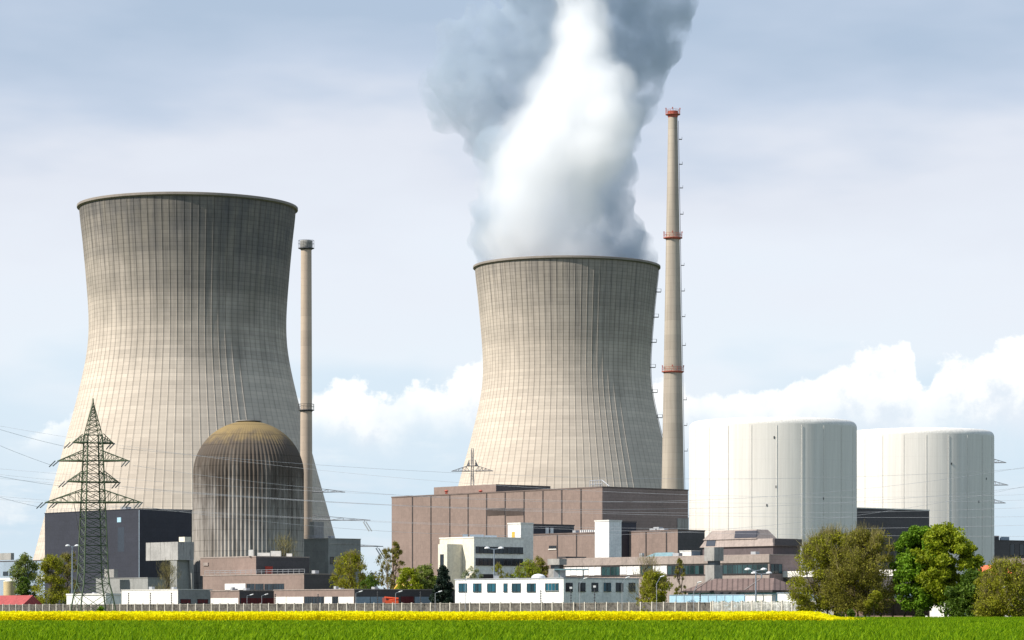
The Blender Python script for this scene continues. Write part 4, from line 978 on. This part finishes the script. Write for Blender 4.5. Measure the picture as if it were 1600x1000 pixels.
for tip, lb in ((fp2[3], 'pale insulator string hanging from the middle arm right of the left chimney'), (fp2[5], 'pale insulator string hanging from the lowest arm above the birches')):
    for k_ in range(1):
        t = thing('insulator_string', lb, 'insulator', tip+Vector((-2, 0, -1)), 'insulator strings'); 
        for q in (-.45, .45): b = MB(); b.tube(tip+Vector((-2+q, 0, -.6)), tip+Vector((.0+q, 0, -3.8)), .22, .22, 6); b.build('string', MT['pale_insulator'], t)
        b = MB(); b.tube(tip+Vector((-2, 0, 0)), tip+Vector((-2, 0, -.7)), .08, .08, 4); b.build('hanger', MT['dark_steel'], t)
def cable(p, q, sag, label, r=.024, n=40):
    p, q = Vector(p), Vector(q); pts = []
    for i in range(n+1):
        f = i/n; v = p.lerp(q, f); v.z -= 4*sag*f*(1-f); pts.append(v)
    b = MB(); b.path(pts, r, 4); o = b.build('power_cable', MT['wire'], None)
    tag(o, label, 'cable', 'overhead power cables'); return o
nm_l = {'top': 'topmost', 'upper': 'second', 'middle': 'third', 'lowest': 'lowest'}
for nm in ('top', 'upper', 'middle', 'lowest'):
    l, r_ = tips[nm]
    y_off = {'top': 630, 'upper': 640, 'middle': 715, 'lowest': 735}[nm]
    cable(l+Vector((-1, -1, -1)), at(-120, 560., zy(y_off, 560.)), .6, 'cable from the green pylon\'s %s arm to the left edge' % nm_l[nm], .03, 10)
for nm, D2, y2, sag in (('top', 760, 726, 5.), ('upper', 700, 716, 9.), ('middle', 780, 752, 6.), ('lowest', 720, 742, 10.)):
    l, r_ = tips[nm]
    cable(r_+Vector((1, 0, -1)), at(1680, D2, zy(y2, D2)), sag, 'cable from the green pylon\'s %s arm rightwards across the plant' % nm_l[nm], .026)
for i, (y1, D1, y2, D2, sag, lb) in enumerate(((655, 700, 770, 640, 7, 'highest cable crossing from the left edge behind the green pylon'), (727, 690, 779, 660, 4, 'cable crossing the fluted reactor just below its dome'), (735, 690, 790, 660, 5, 'cable crossing the brown turbine hall near its roof edge'), (742, 680, 806, 650, 3.5, 'cable crossing the middle of the brown turbine hall'),
                                         (770, 690, 818, 640, 4, 'cable crossing the two white stair towers near their tops'), (776, 690, 838, 640, 2.5, 'lowest cable crossing the fluted reactor and the stair towers'))):
    cable(at(-60, D1, zy(y1, D1)), at(1680, D2, zy(y2, D2)), sag, lb, .023)

# ------------------------------------------------------------------ trees
LM = {
 'spring': leafmat('soft spring leaves', (.13, .18, .03), (.26, .31, .06)),
 'bright': leafmat('bright spring leaves', (.10, .21, .010), (.22, .36, .02)), 'yellowgreen': leafmat('yellow green leaves', (.19, .25, .006), (.36, .40, .02)),
 'olive': leafmat('olive leaves', (.22, .23, .012), (.40, .40, .03), .5), 'brownolive': leafmat('brown budding leaves', (.19, .18, .02), (.32, .30, .04), .5),
 'dark': leafmat('dark bush leaves', (.05, .10, .008), (.12, .19, .015)), 'fir': leafmat('fir needles', (.010, .022, .014), (.025, .045, .026), .1),
 'pale': leafmat('pale blossom leaves', (.14, .19, .06), (.42, .44, .30)), 'twig': leafmat('bare twigs', (.16, .135, .045), (.27, .23, .09), .1), 'far': leafmat('far wood', (.075, .085, .05), (.13, .12, .08), .2),
}
def leaves(centers, rad, per, size, flat=.8):
    per = int(per*2.6); size *= .95; n = len(centers)*per; c = np.repeat(centers, per, 0); rd = np.repeat(rad, per)
    dv = rng.normal(size=(n, 3)); dv /= np.linalg.norm(dv, axis=1)[:, None]; dv[:, 2] *= flat
    p = c + dv*(rd*rng.random(n)**.4)[:, None]
    a = rng.normal(size=(n, 3)); a /= np.linalg.norm(a, axis=1)[:, None]
    h = rng.normal(size=(n, 3)); bb = np.cross(a, h); bb /= np.linalg.norm(bb, axis=1)[:, None]
    sz = size*(.6+.8*rng.random(n))[:, None]
    a *= sz; bb *= sz*.62
    return np.stack([p-a, p+bb*.9-a*.1, p+a, p-bb*.9-a*.1], 1).reshape(-1, 3)
def twigs(starts, ends, wd):
    """thin slivers between points"""
    dvec = ends-starts; n = len(starts); h = rng.normal(size=(n, 3)); s_ = np.cross(dvec, h); s_ /= (np.linalg.norm(s_, axis=1)[:, None]+1e-9); s_ *= wd
    return np.stack([starts-s_, starts+s_, ends+s_*.3, ends-s_*.3], 1).reshape(-1, 3)
def tree(name, label, px, D, ytop, wpx, leaf, n_cl=70, per=70, size=.26, base=.22, bark='bark', clr=.30, lean=0., twig=0, trunks=1, shape='round', group=None, cat='tree', z0=0., edge=.5, twigmat='twig', sq=1.0):
    c = at(px, D, z0); H = zy(ytop, D)-z0; Rc = wpx/2*D/F*1.06
    t = thing(name, label, cat, c, group); cb = H*base; ch = (H-cb)
    cen = np.array([c.x, c.y, c.z+cb+ch*.5])
    def surf(u):       # radius factor by height fraction u 0..1
        if shape == 'cone': return max(.08, (1-u)**.62)
        if shape == 'column': return min(1, 1.2*math.sin(math.pi*min(1, max(0, .08+.9*u)))**.5)
        if shape == 'shrub': return math.sqrt(max(.02, 1-(u*.98)**2.2))
        return math.sqrt(max(.02, 1-(2*u-.9)**2/1.25))
    seed = Vector((random.random()*99, random.random()*99, 0))
    cl = []; k = 0
    while len(cl) < n_cl:
        k += 1; u = random.random(); a = random.random()*2*math.pi
        rr_ = random.random()**edge
        lob = .88+.32*(mnoise.noise(Vector((math.cos(a)*1.3, math.sin(a)*1.3, u*2.6))+seed)+.2)
        r_ = Rc*surf(u)*rr_*lob
        cl.append((c.x+r_*math.cos(a)+lean*u*H, c.y+r_*math.sin(a)*sq, c.z+cb+ch*u*(.97)))
    cl = np.array(cl); rad = Rc*clr*(.6+.8*rng.random(len(cl)))
    # trunk and limbs
    b = MB(); ttop = []
    for i in range(trunks):
        o = Vector(((i-(trunks-1)/2)*Rc*.16, (random.random()-.5)*Rc*.2, 0)) if trunks > 1 else Vector((0, 0, 0))
        p = c+o; r0 = max(.07, H*.017)*(1 if trunks == 1 else .7); nseg = 5; hgt = H*(.82 if shape != 'shrub' else .5)
        pts = [p]; 
        for j in range(1, nseg+1): pts.append(p+Vector((o.x*1.8*j/nseg+lean*H*j/nseg*.8+(random.random()-.5)*H*.02*j, o.y*j/nseg+(random.random()-.5)*H*.02*j, hgt*j/nseg)))
        for j in range(nseg): b.tube(pts[j], pts[j+1], r0*(1-j/nseg*.85), r0*(1-(j+1)/nseg*.85), 6, False)
        ttop.append(pts)
    idx = rng.permutation(len(cl))[:min(len(cl), 46)]
    bs = []; be = []
    for i in idx:
        q = Vector(cl[i]); pts = random.choice(ttop); f = min(.95, max(.15, ((q.z-c.z)/H-.22*random.random()-.08)/(.82 if shape != 'shrub' else .5))); j = min(4, int(f*5)); s0 = pts[j].lerp(pts[j+1], f*5-j)
        mid = s0.lerp(q, .5)+Vector((0, 0, -.03*H*random.random())); r_ = max(.03, H*.0055)
        b.tube(s0, mid, r_, r_*.6, 4, False); b.tube(mid, q, r_*.6, r_*.2, 4, False)
        bs.append(mid); be.append(q)
    b.build('trunk', MT[bark], t)
    off = np.array(c)
    if per: npmesh('crown', leaves(cl, rad, per, size), 4, LM[leaf], t, off)
    if twig:
        i0 = rng.integers(0, len(cl), twig); st = cl[i0] + rng.normal(size=(twig, 3))*Rc*(.05 if per else .20)
        axis = np.array([c.x, c.y, c.z+cb*.6]); dv = st-axis; dv /= np.linalg.norm(dv, axis=1)[:, None]
        dv = dv + rng.normal(size=(twig, 3))*.35 + np.array([0, 0, .35]); dv /= np.linalg.norm(dv, axis=1)[:, None]
        en = st+dv*(Rc*(.12+.25*rng.random(twig)))[:, None]; npmesh('twigs', twigs(st, en, (.035 if per else .022)*max(1, D/600)), 4, LM[twigmat], t, off)['kind'] = 'stuff'
    return t
BT = 'big trees at the right'
tree('willow_tree', 'broad olive green tree with several trunks at the right end of the rape field', 1298, 512., 834, 124, 'olive', 175, 60, .20, .12, trunks=4, twig=4500, group=BT, edge=.45, clr=.19)
tree('willow_tree', 'tall brownish budding tree, the tallest of the olive pair', 1346, 506., 828, 112, 'brownolive', 150, 85, .17, .10, trunks=2, twig=3600, group=BT, edge=.5, clr=.22)
tree('maple_tree', 'fresh green leafy tree, left of the overlapping leafy pair', 1436, 502., 822, 86, 'bright', 190, 65, .25, .14, trunks=2, group=BT, edge=.42, clr=.2)
tree('maple_tree', 'yellow green leafy tree, right of the overlapping leafy pair', 1478, 500., 820, 100, 'yellowgreen', 190, 65, .25, .2, group=BT, edge=.42, clr=.18)
tree('bush', 'dark green rounded bush below the yellow green tree', 1517, 488., 898, 74, 'dark', 90, 70, .24, .02, shape='shrub', cat='bush', edge=.4)
tree('bush', 'olive twiggy shrub at the right edge', 1572, 480., 879, 88, 'olive', 110, 60, .18, .02, shape='shrub', cat='bush', twig=3500, trunks=4, edge=.45)
tree('bush', 'green shrub just left of the twiggy shrub at the right edge', 1544, 484., 892, 44, 'olive', 60, 50, .2, .02, shape='shrub', cat='bush', twig=1500)
tree('bush', 'leafy shrub cut by the right edge of the picture', 1614, 492., 890, 60, 'dark', 60, 60, .22, .02, shape='shrub', cat='bush')
tree('bush', 'small clipped dark bush at the end of the rape field', 1329, 455., 953, 16, 'dark', 26, 60, .12, .02, shape='shrub', cat='bush')
tree('bush', 'low dark bush at the foot of the leafy green tree', 1438, 470., 953, 16, 'dark', 26, 60, .12, .02, shape='shrub', cat='bush')
tree('sapling', 'thin young tree before the wooden fence', 1366, 490., 925, 26, 'olive', 24, 40, .15, .45, group=BT)
# middle
tree('birch_tree', 'olive budding tree right of the grey concrete building', 549, 690., 866, 62, 'olive', 80, 45, .22, .12, twig=3500, edge=.45)
tree('birch_tree', 'bare pale trunked birch left of the turbine hall', 606, 700., 850, 34, 'brownolive', 40, 16, .16, .2, bark='pale_bark', twig=2500)
tree('poplar_tree', 'narrow brownish budding tree at the corner of the turbine hall', 619, 705., 846, 24, 'brownolive', 50, 30, .17, .15, shape='column', twig=3000)
tree('lime_tree', 'yellow green round tree before the turbine hall, leftmost of the green pair', 638, 680., 888, 44, 'yellowgreen', 60, 60, .24, .1, edge=.4)
tree('lime_tree', 'soft green round tree between the yellow green tree and the dark fir', 664, 684., 885, 44, 'spring', 60, 60, .24, .1, edge=.4)
tree('fir_tree', 'dark bluish fir in front of the cream office block', 692, 660., 884, 42, 'fir', 110, 60, .22, .05, shape='cone', edge=.4, clr=.2)
tree('bush', 'olive hedge bush behind the long garage row', 576, 668., 900, 36, 'dark', 40, 50, .2, .05, shape='shrub', cat='bush')
tree('cherry_tree', 'pale blossoming tree before the cream office block', 737, 650., 888, 40, 'pale', 50, 40, .18, .15, twig=800)
tree('ash_tree', 'thin budding tree before the cream office windows', 778, 660., 872, 30, 'olive', 34, 30, .16, .25, twig=1600)
tree('hazel_tree', 'wide yellow olive tree behind the container block', 826, 662., 878, 56, 'yellowgreen', 70, 45, .2, .1, twig=1500)
tree('hazel_tree', 'dark reddish olive tree before the black plant block', 843, 674., 870, 32, 'brownolive', 40, 40, .2, .1, twig=1200)
tree('hazel_tree', 'olive shrub tree between container block and tiled hall', 1022, 568., 893, 56, 'olive', 80, 55, .2, .05, twig=2500, shape='shrub', edge=.45)
tree('bush', 'reddish brown bush beside the grey end of the container block', 1004, 572., 915, 20, 'brownolive', 30, 40, .16, .03, shape='shrub', cat='bush', twig=800)
tree('poplar_tree', 'slim upright bare tree before the office wing windows', 1062, 590., 872, 18, 'brownolive', 50, 18, .13, .08, shape='column', twig=3500)
tree('bare_tree', 'spreading bare tree above the olive shrub before the office wing', 1008, 600., 872, 44, 'twig', 40, 0, .1, .3, twig=1800)
tree('bush', 'climbing green bush before the pale slat fence', 1258, 522., 930, 34, 'olive', 40, 45, .16, .03, shape='shrub', cat='bush', twig=500)
# left
tree('young_tree', 'soft green young tree behind the tan tank', 40, 810., 866, 46, 'spring', 60, 45, .26, .08, twig=900)
tree('young_tree', 'olive tree left of the lamp mast before the dark blue block', 80, 800., 868, 50, 'olive', 70, 45, .26, .08, twig=1500)
tree('young_tree', 'brownish budding tree between the lamp mast and the pylon', 107, 815., 862, 40, 'brownolive', 50, 30, .22, .1, twig=2500)
tree('bush', 'green bush at the foot of the young trees beside the tank', 38, 792., 900, 26, 'dark', 40, 50, .24, .03, shape='shrub', cat='bush')
tree('bush', 'small green bush at the foot of the lattice pylon', 157, 616., 948, 14, 'bright', 20, 40, .14, .03, shape='shrub', cat='bush')
tree('bare_tree', 'dark bare tree under the concrete bridge', 261, 800., 876, 38, 'twig', 50, 0, .1, .25, twig=2600)
tree('bare_tree', 'bare twiggy tree before the shaded side of the fluted reactor', 446, 860., 838, 46, 'twig', 60, 0, .1, .2, twig=3000)
# clipped hedge behind the slats
hc = []
for px in np.linspace(1112, 1322, 420): q = at(px, fence_D(px)+2.2+random.random()); hc.append((q.x, q.y, .3+2.6*random.random()))
tag(npmesh('hedge', leaves(np.array(hc), np.full(len(hc), .5), 22, .14), 4, LM['dark']), 'dark hedge showing through the gaps of the pale slat fence', 'hedge')
# far wood on the horizon
cl = []
for i in range(420):
    px = -120+1900*random.random(); D = 1750+500*random.random(); a = at(px, D); cl.append((a.x, a.y, 6+random.random()*(19 if (px < 130 or 480 < px < 700 or px > 1480) else 8)))
npf = leaves(np.array(cl), np.full(len(cl), 6.5), 46, 1.0); tag(npmesh('distant_wood', npf, 4, LM['far']), 'low hazy wood along the horizon behind the plant', 'wood', kind='stuff')

# ------------------------------------------------------------------ crops
def blades(n, D0, D1, hw, h0, h1, wd, mat, name, label, cat):
    Ds = np.sqrt(rng.random(n)*(D1**2-D0**2)+D0**2); X = (rng.random(n)*2-1)*(Ds*hw+12)
    h = h0+(h1-h0)*rng.random(n); a = rng.random(n)*2*np.pi; wv = np.stack([np.cos(a), np.sin(a), np.zeros(n)], 1)*(wd*(.6+.8*rng.random(n))*(Ds/D0)**.7)[:, None]
    ln = np.stack([rng.normal(size=n)*.16+.05, rng.normal(size=n)*.16, np.zeros(n)], 1)
    p = np.stack([X, Ds, np.zeros(n)], 1); m = p+ln*.4*h[:, None]; m[:, 2] = h*.62; tp = p+ln*1.6*h[:, None]; tp[:, 2] = h
    q1 = np.stack([p-wv, p+wv, m+wv*.8, m-wv*.8], 1).reshape(-1, 4, 3); q2 = np.stack([m-wv*.8, m+wv*.8, tp+wv*.08, tp-wv*.08], 1).reshape(-1, 4, 3)
    return np.concatenate([q1, q2], 1).reshape(-1, 3)
def cropmat(name, c1, c2, trans, sc):
    m = leafmat(name, c1, c2, trans); return m
WM = leafmat('young wheat leaves', (.065, .165, .002), (.29, .44, .008), .48)
next(n_ for n_ in WM.node_tree.nodes if n_.type == 'BSDF_PRINCIPLED').inputs['Specular IOR Level'].default_value = .06
wv = np.concatenate([blades(110000, 70, 150, .19, .34, .62, .030, None, '', '', ''), blades(130000, 150, 300, .19, .30, .57, .05, None, '', '', '')])
tag(npmesh('wheat_field', wv, 4, WM), 'dense bright green young wheat across the foreground', 'crop', kind='stuff')
# more wheat to the right where the rape ends, up to the trees
n = 60000; Dw = 285+180*rng.random(n); Xw = Dw*(.108+.09*rng.random(n)); hh = .34+.22*rng.random(n); a = rng.random(n)*2*np.pi
wd_ = np.stack([np.cos(a), np.sin(a), np.zeros(n)], 1)*.08; p = np.stack([Xw, Dw, np.zeros(n)], 1); tpv = p+np.stack([rng.normal(size=n)*.15, rng.normal(size=n)*.15, hh], 1)
tag(npmesh('meadow_grass', np.stack([p-wd_, p+wd_, tpv+wd_*.1, tpv-wd_*.1], 1).reshape(-1, 3), 4, WM), 'bright green meadow strip in front of the big trees', 'grass', kind='stuff')
RM, rb_, rp_, ro_ = newmat('rape flowers')
rc = rb_.mix(rb_.n('ShaderNodeNewGeometry').outputs['Random Per Island'], (.93, .82, .0), (.98, .90, .01))
rb_.put(rp_.inputs['Base Color'], rc); rp_.inputs['Roughness'].default_value = .7; rp_.inputs['Specular IOR Level'].default_value = .1
rt_ = rb_.n('ShaderNodeBsdfTranslucent'); rb_.put(rt_.inputs[0], rc); rx_ = rb_.n('ShaderNodeMixShader'); rx_.inputs[0].default_value = .5
RM.node_tree.links.new(rp_.outputs[0], rx_.inputs[1]); RM.node_tree.links.new(rt_.outputs[0], rx_.inputs[2]); RM.node_tree.links.new(rx_.outputs[0], ro_.inputs[0])
SM = leafmat('rape stems', (.05, .10, .012), (.11, .17, .02), .3)
def rape(n, D0, D1, z0, z1, size):
    Dr = D0+(D1-D0)*rng.random(n)**1.3; xr = .112+.004*rng.normal(size=n); X = -(Dr*.19+12)+(Dr*(xr+.19)+12)*rng.random(n)
    bump_ = .03*np.sin(X*.9+Dr*.3)+.03*np.sin(X*2.3-Dr)+.03*np.sin(X*.23)
    fade = np.clip((Dr*.116-X)/5., .35, 1)
    z = (z0+(z1-z0)*rng.random(n)+bump_)*fade
    p = np.stack([X, Dr, z], 1); a = rng.normal(size=(n, 3)); a /= np.linalg.norm(a, axis=1)[:, None]; h = rng.normal(size=(n, 3)); bb = np.cross(a, h); bb /= np.linalg.norm(bb, axis=1)[:, None]; sz = size*(.6+.8*rng.random(n))[:, None]
    a *= sz; bb *= sz
    return np.stack([p-a-bb, p+a-bb, p+a+bb, p-a+bb], 1).reshape(-1, 3)
rp = np.concatenate([rape(330000, 287, 301, .16, 1.13, .06), rape(110000, 302, 420, .92, 1.17, .13)])
fld = npmesh('rape_field', rp, 4, RM); tag(fld, 'bright yellow strip of flowering rape between wheat and fence', 'crop', kind='stuff')
sv = rape(30000, 290, 310, .1, .7, .07); st_ = npmesh('stems', sv, 4, SM, fld); st_['kind'] = 'stuff'

# ------------------------------------------------------------------ steam plume
def plume(name, spheres, voxel, disp, mat, parent=None):
    me = bpy.data.meshes.new('tmp'); bm = bmesh.new()
    for px, y, r, dep in spheres:
        D = 1353.; ss = D/F; mtx = __import__('mathutils').Matrix.Translation(Vector((pa(px)*D, D+dep, zy(y, D))))
        bmesh.ops.create_icosphere(bm, subdivisions=3, radius=r*ss, matrix=mtx)
    bm.to_mesh(me); bm.free(); o = bpy.data.objects.new('tmp', me); COL.objects.link(o)
    md = o.modifiers.new('r', 'REMESH'); md.mode = 'VOXEL'; md.voxel_size = voxel
    sm = o.modifiers.new('s', 'SMOOTH'); sm.iterations = 6; sm.factor = .6
    for sc_, st in disp:
        tx = bpy.data.textures.new('puffs', 'CLOUDS'); tx.noise_scale = sc_; tx.noise_depth = 3
        dm = o.modifiers.new('d', 'DISPLACE'); dm.texture = tx; dm.strength = st; dm.mid_level = .5; dm.texture_coords = 'GLOBAL'
    rm = o.modifiers.new('clean', 'REMESH'); rm.mode = 'VOXEL'; rm.voxel_size = voxel*.9
    dg = bpy.context.evaluated_depsgraph_get(); m2 = bpy.data.meshes.new_from_object(o.evaluated_get(dg)); bpy.data.objects.remove(o); m2.name = name
    bm = bmesh.new(); bm.from_mesh(m2); bm.verts.ensure_lookup_table(); seen = set(); best = []
    for v0 in bm.verts:                      # keep the main body, drop loose specks
        if v0 in seen: continue
        st = [v0]; seen.add(v0); comp = []
        while st:
            v_ = st.pop(); comp.append(v_)
            for e_ in v_.link_edges:
                o_ = e_.other_vert(v_)
                if o_ not in seen: seen.add(o_); st.append(o_)
        if len(comp) > len(best): best = comp
    keep = set(best); bmesh.ops.delete(bm, geom=[v_ for v_ in bm.verts if v_ not in keep], context='VERTS'); bm.to_mesh(m2); bm.free()
    m2.materials.clear(); m2.materials.append(mat); ob = bpy.data.objects.new(name, m2); COL.objects.link(ob); ob.parent = parent
    return ob
def steammat(name, color, dens, aniso=.3, noise_sc=None, lo=.35, hi=.65):
    m = bpy.data.materials.new(name); m.use_nodes = True; m.node_tree.nodes.clear(); b = NB(m.node_tree)
    out = b.n('ShaderNodeOutputMaterial'); v = b.n('ShaderNodeVolumePrincipled'); v.inputs['Color'].default_value = (*color, 1); v.inputs['Density'].default_value = dens; v.inputs['Anisotropy'].default_value = aniso
    v.inputs['Absorption Color'].default_value = (0, 0, 0, 1)
    if noise_sc:
        pos = b.n('ShaderNodeNewGeometry').outputs['Position']; nz = b.noise(pos, noise_sc, 4, .6); b.put(v.inputs['Density'], b.mr(nz, lo, hi, 0, dens))
    m.node_tree.links.new(v.outputs[0], out.inputs['Volume']); return m
core = [(868, 410, 92, 6), (806, 385, 56, -2), (825, 365, 82, 0), (815, 320, 72, -5), (838, 275, 78, 0), (865, 225, 82, 0), (890, 175, 82, 0), (905, 130, 68, 0), (908, 85, 50, 8), (905, 40, 40, 14), (900, -10, 44, 18), (900, -70, 60, 18), (895, 330, 60, 5), (910, 270, 60, 0), (930, 220, 52, 0)]
outer = [(950, 388, 58, 10), (962, 350, 50, 10), (945, 300, 56, 10), (955, 245, 48, 10), (958, 190, 50, 15), (975, 140, 55, 15), (995, 90, 58, 15), (1015, 40, 58, 20), (1040, -10, 58, 20), (1000, -60, 80, 20), (1060, 20, 34, 20),
         (800, 385, 52, -5), (778, 340, 48, -5), (785, 285, 42, 0), (785, 235, 42, 0), (760, 190, 48, 5), (728, 150, 52, 5), (712, 100, 52, 10), (735, 70, 50, 10), (785, 55, 52, 10), (800, 110, 58, 10), (840, 70, 60, 10), (850, 10, 70, 10), (850, -60, 80, 10), (690, 75, 28, 10), (800, 165, 45, 5), (845, 150, 50, 5), (672, 145, 14, 5), (655, 148, 7, 5)]
outer += [(950, 30, 50, 10), (940, -30, 60, 10), (745, 120, 50, 0), (690, 130, 30, 0)]
outer += [(985, 392, 42, 0), (768, 372, 38, -6), (752, 330, 24, -6), (700, 170, 34, 0), (668, 120, 26, 0), (705, 45, 30, 4), (760, 22, 34, 4)]
outer += [(885, 5, 62, -38), (893, 62, 40, -36), (880, -60, 70, -38)]
outer = [(x, y, q, dp+(0 if x < 800 and 200 < y < 350 else 16)) for x, y, q, dp in outer]
core += [(906, 60, 46, 6), (907, 95, 56, 0), (938, 195, 58, -12), (940, 155, 52, -12), (925, 240, 60, -10)]
S1 = steammat('shade tinted grey steam', (.62, .695, .77), .085, .0, .075, .32, .60)  # grey-blue tint puts the shade of the outer lobes into the steam colour
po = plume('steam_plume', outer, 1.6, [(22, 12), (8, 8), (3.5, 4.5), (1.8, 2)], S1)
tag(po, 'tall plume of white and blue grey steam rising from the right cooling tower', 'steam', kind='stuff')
for f_, dn, sh in ((1.12, .008, -8), (.98, .018, -10), (.80, .028, -14), (.55, .044, -16)):
    m_ = steammat('dense white steam', (.999, .999, 1), dn, .0, None)
    pc = plume('white_core', [(x, y, rr0*f_, dp+sh) for x, y, rr0, dp in core], 1.6, [(22, 13), (8, 8), (3.5, 4.5), (1.8, 2)], m_, po); pc['kind'] = 'stuff'
